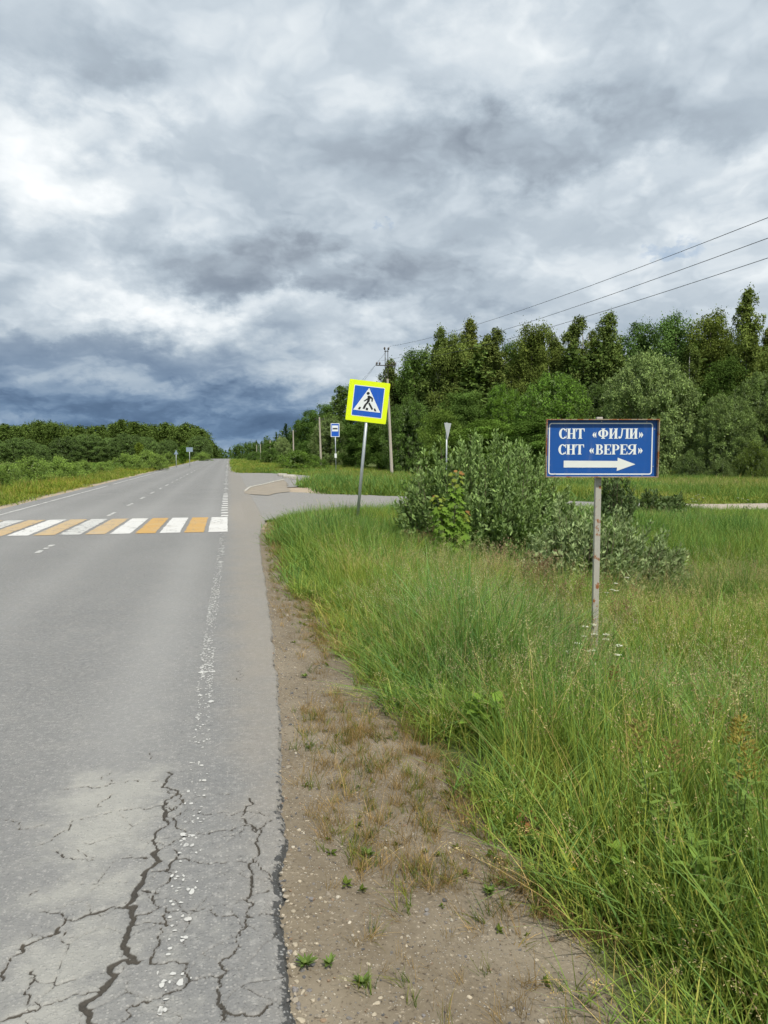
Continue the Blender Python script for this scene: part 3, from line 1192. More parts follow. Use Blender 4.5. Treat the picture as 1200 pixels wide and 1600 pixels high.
M['leaf'] = mat_leaf('leaf', .16)
M['willow_leaf'] = mat_leaf('willow_leaf', .16, .5, ((.25, .30, .18), .4))
M['bark'] = mat_bark('bark', (.06, .05, .038), (.16, .135, .105))
M['birch_bark'] = mat_bark('birch_bark', (.07, .065, .06), (.62, .60, .56), 2.0, .8)

CROWN, TRUNK = {}, {}
for kd, n_, lv, sz, bs in (('birch', 4, 29000, .18, (.125, .165, .046)), ('broad', 4, 29000, .20, (.104, .156, .042)),
                           ('round', 3, 34000, .20, (.118, .168, .056)), ('spruce', 1, 7000, .26, (.032, .055, .022)),
                           ('shrub', 3, 9000, .10, (.10, .145, .045))):
    CROWN[kd] = [crown_mesh(kd + '_crown', kd, 100 + 7 * i + len(kd), lv, sz, bs) for i in range(n_)]
    TRUNK[kd] = [trunk_mesh(kd + '_trunk', kd, 200 + i) for i in range(2)]
    for me in CROWN[kd]:
        me.materials.append(M['willow_leaf'] if kd in ('round', 'shrub') else M['leaf'])
    for me in TRUNK[kd]:
        me.materials.append(M['birch_bark'] if kd == 'birch' else M['bark'])
NOM = {'birch': (16.2, 5.4), 'broad': (15.0, 8.2), 'round': (9.1, 9.6), 'spruce': (13.9, 5.2), 'shrub': (2.45, 4.2)}
NAMES = {'birch': 'birch_tree', 'broad': 'leafy_tree', 'round': 'willow_tree', 'spruce': 'spruce_tree', 'shrub': 'shrub'}
tr = np.random.default_rng(21)


GL, GH = 'round willows before the far wood on the left', 'bushes along the left verge'
GF, GT = 'willows and shrubs along the front of the wood', 'tall trees of the wood on the right'


def tree(kind, px, top, depth, wpx, label, cat=None, group=None, tint=(1, 1, 1), name=None):
    """a tree seen at a column of the photograph, standing at its own distance, as tall and as wide as it looks there"""
    p = at_depth(px, 708, depth)
    zt = float(at_depth(px, top, depth)[2])
    zb = float(terrain(p[0], p[1]))
    h, w = zt - zb, wpx / F * depth * ((1.5 if kind == 'birch' else 1.25) if group == GT else 1.08)
    o = empty(name or NAMES[kind], (p[0], p[1], zb), tr.random() * 6.283)
    hs, ws = h / NOM[kind][0], w / NOM[kind][1]
    i = int(tr.integers(0, 100))
    c = link('crown', CROWN[kind][i % len(CROWN[kind])], None, o)
    t = link('trunk', TRUNK[kind][i % 2], None, o)
    c.scale = t.scale = (ws, ws, hs)
    tv = 1 + tr.normal(0, .07)
    c.color = (tint[0] * tv, tint[1] * tv, tint[2] * tv, 1)
    tag(o, label, cat or ('shrub' if kind == 'shrub' else 'tree'), group)
    return o


# ------------------------------------------------------------------ the wood on the right
GF, GT = 'willows and shrubs along the front of the wood', 'tall trees of the wood on the right'
for a in (
    ('round', 1010, 549, 66, 148, 'big round pale willow rising behind the blue sign, largest dome of the wood edge', None, GF, (1.75, 1.72, 1.8)),
    ('round', 1130, 614, 63, 100, 'round willow standing right of the largest pale dome', None, GF, (1.25, 1.28, 1.2)),
    ('round', 1192, 579, 69, 120, 'rounded willow cut by the right edge of the picture', None, GF, (1.15, 1.2, 1.05)),
    ('round', 866, 580, 72, 128, 'bright green rounded tree just left of the largest pale willow', None, GF, (1.0, 1.28, .65)),
    ('round', 786, 598, 76, 78, 'small bright green domed tree above the willow bush', None, GF, (1.15, 1.5, .65)),
    ('broad', 722, 612, 73, 92, 'dark leafy tree behind the narrow edge-on road sign', None, GF, (.9, 1.0, .9)),
    ('round', 640, 624, 77, 88, 'dark rounded tree beside the concrete pole with crossarm', None, GF, (.72, .88, .6)),
    ('broad', 688, 640, 70, 70, 'light green low leafy tree left of the edge-on road sign', None, GF, (1.25, 1.3, 1.0)),
    ('round', 934, 598, 76, 84, 'dark domed tree squeezed between the bright tree and the largest willow', None, GF, (.7, .8, .6)),
    ('broad', 762, 655, 67, 110, 'low leafy tree above the top of the grey-green bush', None, GF, (1.05, 1.2, .8)),
    ('broad', 836, 650, 66, 100, 'low dark leafy tree behind the left end of the blue sign', None, GF, (.9, 1.05, .8)),
    ('shrub', 1178, 690, 60, 62, 'yellowish green shrub at the foot of the wood near the right edge', None, GF, (.95, .95, .6)),
    ('shrub', 1078, 704, 61, 52, 'small grey-green shrub at the meadow edge right of the blue sign', None, GF, (1.0, 1.05, 1.0)),
    ('shrub', 1128, 716, 60, 46, 'low pale shrub at the foot of the wood between the two round willows', None, GF, (1.1, 1.1, 1.1)),
    ('broad', 592, 645, 84, 60, 'leafy tree hidden partly behind the yellow-framed sign', None, GF, (.85, 1.0, .8)),
    ('broad', 556, 660, 92, 60, 'dark leafy tree between the bus stop sign and the yellow-framed sign', None, GF, (.8, .95, .8)),
    ('round', 516, 652, 116, 64, 'pale grey-green willow right behind the bus stop sign', None, GF, (1.25, 1.25, 1.3)),
): tree(*a)

for a in (
    ('birch', 610, 561, 96, 44, 'narrow birch standing right behind the crossarm of the concrete pole', None, GT, (1, 1, 1)),
    ('broad', 648, 546, 93, 62, 'tall leafy tree at the left end of the high treetops', None, GT, (.9, 1, .9)),
    ('birch', 686, 511, 88, 48, 'tall pointed birch first from the left among the high tops', None, GT, (.95, 1, 1)),
    ('broad', 712, 522, 87, 66, 'tall olive tree between the two leftmost pointed birches', None, GT, (1.15, 1.02, .95)),
    ('birch', 735, 499, 90, 56, 'tall birch whose tip is the highest left of the middle of the wood', None, GT, (1.15, 1.05, .95)),
    ('birch', 770, 514, 87, 62, 'birch with a pale bare trunk showing in the dark gap below its crown', None, GT, (1.0, .98, .95)),
    ('broad', 802, 534, 92, 54, 'tree with a lower rounded top beside the gap in the treetops', None, GT, (.9, 1, .9)),
    ('broad', 830, 506, 86, 74, 'broad olive-topped tall tree right of the gap in the treetops', None, GT, (1.2, 1.05, .9)),
    ('birch', 862, 520, 90, 46, 'slender birch behind the bright green rounded tree', None, GT, (1, 1, 1)),
    ('birch', 896, 496, 86, 56, 'pointed birch straight above the left edge of the blue sign', None, GT, (1.0, 1.02, 1)),
    ('birch', 922, 516, 91, 44, 'slim birch between two higher pointed birches above the blue sign', None, GT, (1.0, 1.0, .9)),
    ('birch', 948, 489, 86, 62, 'pointed birch directly above the middle of the blue sign', None, GT, (.95, 1, 1)),
    ('broad', 996, 505, 93, 84, 'broad bluish green tall tree behind the largest round willow', None, GT, (.85, .98, 1.05)),
    ('broad', 1050, 493, 95, 84, 'high rounded tree above the right end of the blue sign', None, GT, (.85, 1.0, 1.0)),
    ('broad', 1108, 489, 90, 88, 'broad olive tall tree just left of the highest spire', None, GT, (1.2, 1.05, .85)),
    ('birch', 1163, 452, 82, 60, 'highest birch of the wood, a narrow spire with a white trunk', None, GT, (1.0, 1.0, .9)),
    ('birch', 1197, 512, 87, 60, 'birch at the right edge of the picture beside the highest spire', None, GT, (1.1, 1.0, .85)),
    ('broad', 1240, 500, 90, 80, 'tall leafy tree mostly cut off by the right edge of the picture', None, GT, (1, 1, .9)),
    ('birch', 1075, 540, 84, 50, 'dark birch in the gap between the two round willows', None, GT, (.8, .85, .8)),
    ('broad', 1130, 560, 80, 74, 'dark leafy tree under the highest spire', None, GT, (.8, .9, .75)),
    ('broad', 562, 600, 118, 56, 'tall tree just left of the yellow-framed sign', None, GT, (.85, 1, .9)),
    ('birch', 532, 602, 124, 46, 'tall pointed tree above the bus stop sign', None, GT, (.85, 1, .9)),
    ('broad', 510, 630, 142, 44, 'dark tree left of the bus stop sign behind a pole', None, GT, (.8, .95, .85)),
    ('broad', 486, 640, 158, 42, 'dark tree right of the lone dark conifer along the road', None, GT, (.8, .95, .85)),
    ('broad', 470, 656, 172, 34, 'smaller dark tree next to the lone conifer along the road', None, GT, (.8, .95, .9)),
    ('spruce', 447, 662, 200, 22, 'lone dark pointed conifer standing out on the skyline by the road', None, GT, (1.0, 1.1, 1.1)),
    ('round', 441, 682, 168, 28, 'pale willow below the lone dark conifer by the road', None, GF, (1.5, 1.45, 1.6)),
    ('shrub', 462, 704, 74, 82, 'bright green rounded thicket beside the road beyond the bus bay', None, GF, (.95, 1.15, .6)),
    ('shrub', 494, 712, 78, 44, 'small green thicket against the foot of the second pole', None, GF, (.9, 1.1, .6)),
    ('shrub', 424, 700, 120, 46, 'dark green thicket farther along the right side of the road', None, GF, (.75, .95, .6)),
    ('shrub', 399, 706, 150, 34, 'farthest low thicket on the right side of the road', None, GF, (.7, .9, .6)),
    ('broad', 432, 690, 215, 34, 'small dark tree behind the thickets right of the road', None, GF, (.8, .95, .8)),
): tree(*a)

# trees deeper in the wood cannot be told apart: one mass
def woodland(name, label, spots, sz=.42, lv=1500, seed=5):
    """one mesh of many plain crowns and trunks"""
    r = np.random.default_rng(seed)
    protos = {}
    for kd in ('birch', 'broad'):
        for i in range(3):
            me = crown_mesh('wood_proto', kd, 900 + i, lv, sz, (.096, .136, .038))
            v = np.empty(len(me.vertices) * 3, np.float32)
            me.vertices.foreach_get('co', v)
            cl = np.empty(len(me.vertices) * 4, np.float32)
            me.attributes['col'].data.foreach_get('color', cl)
            protos[(kd, i)] = (v.reshape(-1, 3), cl.reshape(-1, 4)[:, :3])
            bpy.data.meshes.remove(me)
    V, C = [], []
    for (x, y, z, h, w, tint) in spots:
        kd = 'birch' if r.random() < .45 else 'broad'
        v, c = protos[(kd, int(r.integers(0, 3)))]
        a = r.random() * 6.283
        q = v * np.array([w / NOM[kd][1], w / NOM[kd][1], h / NOM[kd][0]])
        q = np.stack([q[:, 0] * math.cos(a) - q[:, 1] * math.sin(a), q[:, 0] * math.sin(a) + q[:, 1] * math.cos(a), q[:, 2]], 1)
        V.append(q + np.array([x, y, z]))
        C.append(c * np.array(tint) * r.uniform(.85, 1.15))
        # a trunk: four-sided tapering post, as kites like the leaves
        tv = []
        for s in range(3):
            b = s * 2.094
            tv += [(x + .2 * math.cos(b), y + .2 * math.sin(b), z), (x + .2 * math.cos(b + 2.09), y + .2 * math.sin(b + 2.09), z), (x, y, z + h * .9), (x, y, z + h * .9 - .01)]
        V.append(np.array(tv))
        C.append(np.tile([.09, .08, .065], (12, 1)))
    V, C = np.concatenate(V), np.concatenate(C)
    o = link(name, mesh_np(name, V, np.arange(len(V)).reshape(-1, 4), {'col': C}), M['leaf'])
    tag(o, label, 'woodland', None, 'stuff')
    return o


wr = np.random.default_rng(33)
spots = []
for i in range(125):      # right: behind the tall row, and along the road towards the crest
    px = wr.uniform(600, 1330)
    D = wr.uniform(84, 135)
    p = at_depth(px, 708, D)
    top = np.interp(px, [600, 640, 690, 1330], [600, 568, 535, 522]) + wr.uniform(-6, 34)
    zb = float(terrain(p[0], p[1]))
    spots.append((p[0], p[1], zb, float(at_depth(px, top, D)[2]) - zb, wr.uniform(6, 9), (.92, 1.0, .92)))
for i in range(72):
    t = wr.random()
    y = 125 + 420 * t ** 1.3
    x = wr.uniform(27, 60) - 8 * t + max(0, (260 - y) * .02)
    spots.append((x, y, float(terrain(x, y)), wr.uniform(9.5, 14.5), wr.uniform(6, 8.5), (.85, .98, .95)))
for i in range(34):       # low trees closing the view beyond the crest
    px, D = wr.uniform(340, 425), wr.uniform(390, 480)
    p = at_depth(px, 708, D)
    zb = float(terrain(p[0], p[1]))
    spots.append((p[0], p[1], zb, float(at_depth(px, np.interp(px, [340, 350, 372, 425], [698, 702, 693, 686]) + wr.uniform(-2, 4), D)[2]) - zb, wr.uniform(7, 10), (.85, 1.0, 1.0)))
woodland('woodland', 'dark mass of trees deeper in the wood on the right', spots, .42, 1050, 5)

# ------------------------------------------------------------------ the left side
GL, GH = 'round willows before the far wood on the left', 'bushes along the left verge'
for a in (
    ('round', -20, 684, 175, 70, 'grey-green willow at the left edge of the picture before the far wood'),
    ('round', 33, 683, 178, 60, 'grey-green willow second from the left before the far wood'),
    ('round', 66, 694, 165, 26, 'small round willow in the gap left of the widest far willow'),
    ('round', 104, 681, 172, 56, 'wide grey-green willow left of the middle of the far wood'),
    ('round', 138, 677, 176, 66, 'largest round willow before the far wood on the left'),
    ('round', 170, 683, 182, 40, 'dark round willow between the two largest far willows'),
    ('round', 198, 676, 175, 56, 'dark round willow right of the largest far willow'),
    ('round', 228, 681, 185, 40, 'round dark willow before the far wood near the two small signs'),
    ('round', 262, 686, 190, 36, 'dark round willow just left of the two small signs'),
    ('round', 312, 680, 200, 40, 'pale willow right of the two small signs by the road'),
): tree(*a, None, GL, tuple(np.array((1.0, 1.12, .98)) * tr.uniform(.85, 1.2)))
tree('broad', 217, 691, 160, 16, 'small yellowish tree before the far round willows', None, GL, (1.3, 1.2, .7))
tree('broad', 286, 696, 118, 18, 'small dark leafy tree between the two small signs', None, GL, (.9, 1.1, .7))
for a in (
    ('shrub', 10, 722, 44, 66, 'flowering bush at the left edge of the picture'),
    ('shrub', 48, 713, 47, 88, 'largest pale-tipped bush on the left verge'),
    ('shrub', 92, 714, 50, 76, 'bush right of the largest one on the left verge'),
    ('shrub', 126, 720, 56, 60, 'lower bush third from the left along the verge'),
    ('shrub', 160, 722, 62, 50, 'low bush in the dip of the hedge on the left verge'),
    ('shrub', 196, 709, 72, 66, 'bright bush in the middle of the hedge on the left verge'),
    ('shrub', 228, 704, 80, 56, 'bright bush just left of the first small sign'),
    ('shrub', 244, 710, 74, 46, 'rounded bush in front of the hedge beside the first small sign'),
    ('shrub', 262, 707, 104, 34, 'small bush behind the first small sign'),
    ('shrub', 316, 706, 165, 34, 'small bush beside the road just before the crest on the left'),
): tree(*a, None, GH, tuple(np.array((1.75, 1.85, 1.25)) * tr.uniform(.9, 1.1)))
spots = []
for i in range(165):
    px = wr.uniform(-70, 322)
    D = wr.uniform(215, 300)
    p = at_depth(px, 708, D)
    top = 657 + 14 * (vn1(px * .05, 2.2) - .5) + (6 if px < 40 else 0) + wr.uniform(0, 7)
    h = float(at_depth(px, top, D)[2] - terrain(p[0], p[1]))
    if px > 296:
        h *= np.interp(px, [296, 322], [.98, .80])
    spots.append((p[0], p[1], float(terrain(p[0], p[1])), h, wr.uniform(6, 9.5), (1.0, 1.06, .94)))
for i in range(26):
    px, D = wr.uniform(312, 338), wr.uniform(300, 420)
    p = at_depth(px, 708, D)
    h = float(at_depth(px, np.interp(px, [312, 338], [668, 696]), D)[2] - terrain(p[0], p[1]))
    spots.append((p[0], p[1], float(terrain(p[0], p[1])), h, wr.uniform(6, 9), (.88, .98, .95)))
woodland('woodland', 'dark far wood across the field on the left of the road', spots, .46, 1250, 6)


# ------------------------------------------------------------------ the bushes by the side road
def willow_bush(name, loc, lobes, shoots, per, leaf, base, seed, label, lean=(0, 0), stem=.012, mat=None):
    """upright leafy shoots; lobes: (dx, dy, radius, height)"""
    r = np.random.default_rng(seed)
    root = empty(name, loc)
    V, F_, C, n0 = [], [], [], 0
    st = MB()
    lob = np.array(lobes, float)
    w = lob[:, 2] ** 2
    for s in range(shoots):
        dx, dy, rad, h = lob[r.choice(len(lob), p=w / w.sum())]
        if s % 6 == 0:             # shoots spring in sheaves, with gaps between
            heart = (dx, dy, rad, h, r.random() * 6.283, math.sqrt(r.random()))
        dx, dy, rad, h, a, q = heart
        a, q = a + r.normal(0, .20) / max(.25, q), min(1.0, abs(q + r.normal(0, .07)))
        ex_, ey_ = dx + rad * q * math.cos(a), dy + rad * q * math.sin(a)
        hh = h * math.sqrt(max(.05, 1 - q ** 2.6)) * r.uniform(.72, 1.08)
        b0 = np.array([dx * .55 + rad * .3 * q * math.cos(a), dy * .55 + rad * .3 * q * math.sin(a), -.05])
        e0 = np.array([ex_ + lean[0] * hh, ey_ + lean[1] * hh, hh])
        mid = (b0 + e0) / 2 + np.array([(ex_ - dx) * .25, (ey_ - dy) * .25, -.04 * hh])
        if s % 3 == 0:
            st.tube([b0, mid, e0], [stem, stem * .6, stem * .2], 5, False)
        # leaves along the outer two thirds, denser to the tip, and on short side twigs
        t = .25 + .78 * r.random(per) ** .75
        tt = t[:, None]
        c = b0 * (1 - tt) ** 2 + 2 * mid * tt * (1 - tt) + e0 * tt ** 2
        ax = unit(2 * (1 - tt) * (mid - b0) + 2 * tt * (e0 - mid))
        spread = (.03 + .09 * (1 - t) * r.random(per))[:, None] * leaf / .07
        sd = rand_dirs(r, per)
        c = c + sd * spread
        c[:, 2] = np.maximum(c[:, 2], .03)
        tip = unit(ax * .9 + sd * .9 + np.array([0, 0, .15]))
        nr = unit(sd * .5 + rand_dirs(r, per) * .6 + np.array([0, 0, .6]))
        side = unit(np.cross(tip, nr))
        ln = leaf * r.uniform(.65, 1.25, per)
        v, f = leaf_quads(c, tip, side, ln, ln * .38)
        V.append(v)
        F_.append(f + n0)
        n0 += len(v)
        C.append(leaf_cols(r, per, np.array(base) * r.uniform(.7, 1.3) * (1 + .15 * (t.mean() - .6)), .2, .12))
    # older, larger leaves on the inner twigs
    m_ = shoots * 5
    lb = lob[r.choice(len(lob), m_, p=w / w.sum())]
    a, q = r.random(m_) * 6.283, np.sqrt(r.random(m_)) * .78
    hh = lb[:, 3] * np.sqrt(1 - q ** 2) * r.uniform(.1, .80, m_)
    c = np.stack([lb[:, 0] + lb[:, 2] * q * np.cos(a), lb[:, 1] + lb[:, 2] * q * np.sin(a), hh], 1)
    tip = rand_dirs(r, m_)
    ln = leaf * r.uniform(1.2, 2.0, m_)
    v, f = leaf_quads(c, tip, unit(np.cross(tip, rand_dirs(r, m_))), ln, ln * .5)
    V.append(v)
    F_.append(f + n0)
    C.append(leaf_cols(r, m_, base, .2, .1))
    link('foliage', mesh_np('foliage', np.concatenate(V), np.concatenate(F_), {'col': np.concatenate(C)}), mat or M['bush_leaf'], root)
    st.build('stems', M['twig'], root)
    tag(root, label, 'bush')
    return root


M['bush_leaf'] = mat_leaf('bush_leaf', .18, .40, ((.21, .29, .14), .30), .25, False)
M['twig'] = mat_bark('twig', (.09, .07, .05), (.19, .15, .11))


def base_at(px, depth):
    p = at_depth(px, 708, depth)
    return (float(p[0]), float(p[1]), float(terrain(p[0], p[1])))


bl = base_at(768, 14.6)
willow_bush('willow_bush', bl, [(0, 0, 1.25, 2.45), (-.85, .3, .8, 2.45), (.75, .2, .85, 2.35), (-1.35, .4, .5, 1.95), (1.25, -.2, .6, 1.75), (-.2, -.7, .8, 1.7), (.5, -.9, .6, 1.3)],
            1050, 72, .090, (.190, .280, .092), 51, 'big grey-green willow bush beside the side road, left of the blue sign')
bl = base_at(925, 11.4)
willow_bush('willow_bush', bl, [(0, 0, .85, 1.55), (.7, -.1, .6, 1.25), (-.5, .1, .6, 1.65), (1.1, -.15, .42, .95), (.1, -.6, .55, 1.05)],
            520, 70, .078, (.235, .305, .140), 52, 'lower silvery willow bush growing behind the post of the blue sign', (.10, 0))
bl = base_at(966, 18.0)
willow_bush('willow_sapling', bl, [(0, 0, .45, 1.75), (.2, 0, .35, 1.2), (-.2, -.1, .4, 1.2)], 90, 46, .10, (.10, .145, .06), 53,
            'slim leafy willow sapling standing just right of the sign post')
bl = base_at(1020, 22.0)
willow_bush('willow_sapling', bl, [(0, 0, .7, .95), (.7, 0, .5, .8)], 80, 40, .11, (.095, .14, .05), 54, 'low dark green bush on the near side of the gravel track')
bl = base_at(1052, 24.0)
willow_bush('willow_sapling', bl, [(0, 0, .6, .9)], 46, 40, .11, (.10, .145, .05), 55, 'small leafy bush right of the low one by the gravel track')


def star_leaf(c, tip, nrm, s):
    """five-lobed maple leaf as one fan"""
    side = np.cross(tip, nrm)
    pr = [(0, -.45), (.28, -.38), (.5, -.12), (.26, .02), (.42, .38), (.13, .22), (0, .60), (-.13, .22), (-.42, .38), (-.26, .02), (-.5, -.12), (-.28, -.38)]
    return [tuple(c + s * (side * x + tip * y + nrm * (-.12 * abs(x)))) for x, y in pr]


def maple(loc, h, n, seed, label):
    r = np.random.default_rng(seed)
    root = empty('maple_sapling', loc)
    st, lf = MB(), MB()
    cols = []
    stems = [((0, 0), (.05, 0), h), ((.03, .02), (-.28, -.05), h * .78), ((-.02, 0), (.22, .1), h * .62)]
    for b, e, hh in stems:
        st.tube([(b[0], b[1], -.05), ((b[0] + e[0]) / 2, (b[1] + e[1]) / 2, hh * .5), (e[0], e[1], hh)], [.012, .008, .003], 6)
        for i in range(n):
            t = .12 + .9 * (i + r.random()) / n
            a = i * 2.4 + r.normal(0, .3)
            stalk = .10 + .20 * (1 - t) * r.random()
            p = np.array([b[0] + (e[0] - b[0]) * t, b[1] + (e[1] - b[1]) * t, hh * t])
            out = np.array([math.cos(a), math.sin(a), .25])
            c = p + out * stalk
            nr = unit(np.array([math.cos(a) * .5 + r.normal(0, .25), math.sin(a) * .5 - .35 + r.normal(0, .25), .9]))
            tp = np.array([math.cos(a), math.sin(a), -.35])
            tp = unit(tp - nr * (tp @ nr))
            s = (.155 if t < .85 else .10) * r.uniform(.7, 1.15)
            lf.poly(star_leaf(c, tp, nr, s))
            base = np.array((.150, .245, .040)) if t < .86 else np.array((.22, .27, .05))
            if t > .97 and r.random() < .5:
                base = np.array((.30, .16, .06))
            cols += [base * r.uniform(.75, 1.2)] * 12
    me = lf.mesh('foliage')
    at = me.attributes.new('col', 'FLOAT_COLOR', 'POINT')
    at.data.foreach_set('color', np.hstack([np.array(cols), np.ones((len(cols), 1))]).astype(np.float32).ravel())
    link('foliage', me, M['maple_leaf'], root)
    st.build('stems', M['twig'], root)
    tag(root, label, 'sapling')


M['maple_leaf'] = mat_leaf('maple_leaf', .35, .5)
bl = base_at(708, 12.6)
maple(bl, 1.85, 85, 61, 'bright yellow-green maple sapling in front of the big willow bush')

# ------------------------------------------------------------------ grass
def blades(r, n, rad, h, hv, w, curve, seg, cols, lean=.18, droop=1.0):
    """n curved blades rooted in a disc; returns verts, faces, colours"""
    a, q = r.random(n) * 6.283, np.sqrt(r.random(n)) * rad
    b = np.stack([q * np.cos(a), q * np.sin(a), np.zeros(n) - .02], 1)
    H = h * (1 + r.normal(0, hv, n)).clip(.35, 1.7)
    da = r.random(n) * 6.283
    dirn = np.stack([np.cos(da), np.sin(da), 0 * da], 1)
    ln = np.abs(r.normal(lean, lean * .6, n))
    cv = curve * r.random(n) ** 1.5
    fa = da + 1.57 + r.normal(0, .7, n)
    side = np.stack([np.cos(fa), np.sin(fa), 0 * fa], 1)
    lev = np.linspace(0, 1, seg + 1)
    V = np.empty((n, seg + 1, 2, 3))
    for i, t in enumerate(lev):
        hor = (ln * t + cv * t ** 2.4) * H
        up = H * (t - droop * .42 * cv * t ** 3)
        c = b + dirn * hor[:, None] + np.array([0, 0, 1]) * up[:, None]
        wd = w * (1 + .0 * t) * (1 - t ** 2.2) * .5 + w * .04
        V[:, i, 0] = c - side * wd
        V[:, i, 1] = c + side * wd
    idx = np.arange(n * (seg + 1) * 2).reshape(n, seg + 1, 2)
    F_ = np.stack([idx[:, :-1, 0], idx[:, :-1, 1], idx[:, 1:, 1], idx[:, 1:, 0]], -1).reshape(-1, 4)
    base = np.array(cols)[r.integers(0, len(cols), n)] * (1 + r.normal(0, .16, (n, 1))).clip(.6, 1.5)
    C = np.repeat(base[:, None], (seg + 1) * 2, 1)
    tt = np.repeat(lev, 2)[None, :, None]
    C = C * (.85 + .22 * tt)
    return V.reshape(-1, 3), F_, C.reshape(-1, 3).clip(.004, .9)


def heads(r, n, rad, h, hv, stem_w, cols, hcols, head=.12, flakes=16):
    """flowering stems with a loose panicle at the tip"""
    v, f, c = blades(r, n, rad, h, hv, stem_w, .35, 4, cols, .14, .6)
    tips = v.reshape(n, 5, 2, 3)
    tip, prev = tips[:, 4].mean(1), tips[:, 3].mean(1)
    ax = unit(tip - prev)
    cc = np.repeat(tip, flakes, 0) - np.repeat(ax, flakes, 0) * (r.random((n * flakes, 1)) * head) + r.normal(0, head * .10, (n * flakes, 3))
    d = unit(np.repeat(ax, flakes, 0) + r.normal(0, .5, (n * flakes, 3)))
    s = unit(np.cross(d, rand_dirs(r, n * flakes)))
    hv_, hf = leaf_quads(cc, d, s, np.full(n * flakes, head * .11), np.full(n * flakes, head * .032))
    hc = np.repeat(np.array(hcols)[r.integers(0, len(hcols), n)], flakes * 4, 0) * np.repeat(r.uniform(.75, 1.2, n * flakes), 4)[:, None]
    return np.concatenate([v, hv_]), np.concatenate([f, hf + len(v)]), np.concatenate([c, hc])


def rosette(r, n, ln, wd, cols):
    """low broad leaves"""
    a = r.random(n) * 6.283
    d = np.stack([np.cos(a), np.sin(a), r.uniform(.15, 1.1, n)], 1)
    d = unit(d)
    L = ln * r.uniform(.6, 1.2, n)
    c = d * (L * .6)[:, None] + np.array([0, 0, .01])
    s = unit(np.cross(d, np.array([0, 0, 1.0])))
    v, f = leaf_quads(c, d, s, L, L * wd / ln, -.2)
    return v, f, leaf_cols(r, n, cols, .15, .2)


def merge(parts):
    V, F_, C, n = [], [], [], 0
    for v, f, c in parts:
        V.append(v)
        F_.append(f + n)
        C.append(c)
        n += len(v)
    return np.concatenate(V), np.concatenate(F_), np.concatenate(C)


M['grass'] = mat_grass('grass', .32)
LUSH = [(.110, .190, .055), (.125, .205, .060), (.098, .180, .062), (.145, .210, .055)]
YEL = [(.190, .240, .058), (.165, .230, .058), (.240, .250, .080), (.140, .215, .055)]
STRAW = [(.36, .29, .15), (.30, .24, .12), (.42, .34, .19), (.26, .20, .09)]
PURP = [(.28, .235, .155), (.34, .30, .20), (.25, .20, .15), (.38, .35, .23)]


def tufts(prefix, specs, seed):
    """a shelf of tuft meshes to scatter"""
    col = bpy.data.collections.new(prefix)
    r = np.random.default_rng(seed)
    for i, fn in enumerate(specs):
        v, f, c = fn(r)
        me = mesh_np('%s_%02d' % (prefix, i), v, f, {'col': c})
        me.materials.append(M['grass'])
        col.objects.link(bpy.data.objects.new('%s_%02d' % (prefix, i), me))
    return col


NEAR = tufts('near_tuft', [
    lambda r: blades(r, 60, .17, .66, .25, .0080, .50, 6, LUSH),                                               # 0 lush long leaves
    lambda r: blades(r, 64, .17, .60, .28, .0062, .42, 6, LUSH + YEL),                                         # 1 mixed
    lambda r: blades(r, 66, .15, .52, .28, .0048, .32, 5, YEL),                                                # 2 yellow green
    lambda r: merge([blades(r, 40, .17, .50, .3, .0055, .5, 5, YEL + LUSH), heads(r, 20, .15, .90, .15, .0028, YEL + STRAW, PURP, .13)]),   # 3 in flower
    lambda r: merge([blades(r, 44, .17, .44, .3, .0055, .5, 5, LUSH), heads(r, 14, .15, .82, .18, .0028, STRAW, PURP + STRAW, .11)]),        # 4 in flower
    lambda r: merge([blades(r, 34, .16, .42, .3, .006, .6, 5, LUSH), rosette(r, 16, .15, .06, (.10, .165, .045))]),                         # 5 with broad leaves
    lambda r: blades(r, 40, .16, .72, .22, .0105, .70, 7, [(.112, .198, .068), (.125, .210, .072), (.138, .212, .066)]),                    # 6 blue-green wide leaves
], 71)
MID = tufts('mid_tuft', [
    lambda r: blades(r, 70, .30, .62, .25, .012, .45, 4, LUSH),
    lambda r: blades(r, 70, .30, .58, .28, .010, .55, 4, LUSH + YEL),
    lambda r: blades(r, 70, .28, .50, .28, .009, .45, 4, YEL),
    lambda r: merge([blades(r, 50, .28, .50, .3, .010, .5, 4, YEL + LUSH), heads(r, 16, .26, .84, .15, .005, YEL + STRAW, PURP, .15, 8)]),
    lambda r: merge([blades(r, 50, .28, .50, .3, .011, .5, 4, LUSH), rosette(r, 18, .18, .07, (.10, .16, .05))]),
    lambda r: merge([blades(r, 40, .28, .46, .3, .010, .5, 4, YEL), heads(r, 20, .26, .72, .2, .005, STRAW, [(.30, .20, .13), (.26, .18, .12)], .16, 9)]),
], 72)
FAR = tufts('far_tuft', [
    lambda r: blades(r, 110, .85, .55, .3, .026, .5, 3, LUSH),
    lambda r: blades(r, 110, .85, .52, .3, .024, .45, 3, LUSH + YEL),
    lambda r: blades(r, 110, .80, .46, .3, .022, .4, 3, YEL),
    lambda r: merge([blades(r, 80, .80, .46, .3, .024, .45, 3, YEL), blades(r, 40, .8, .72, .2, .012, .3, 3, STRAW + YEL)]),
], 73)
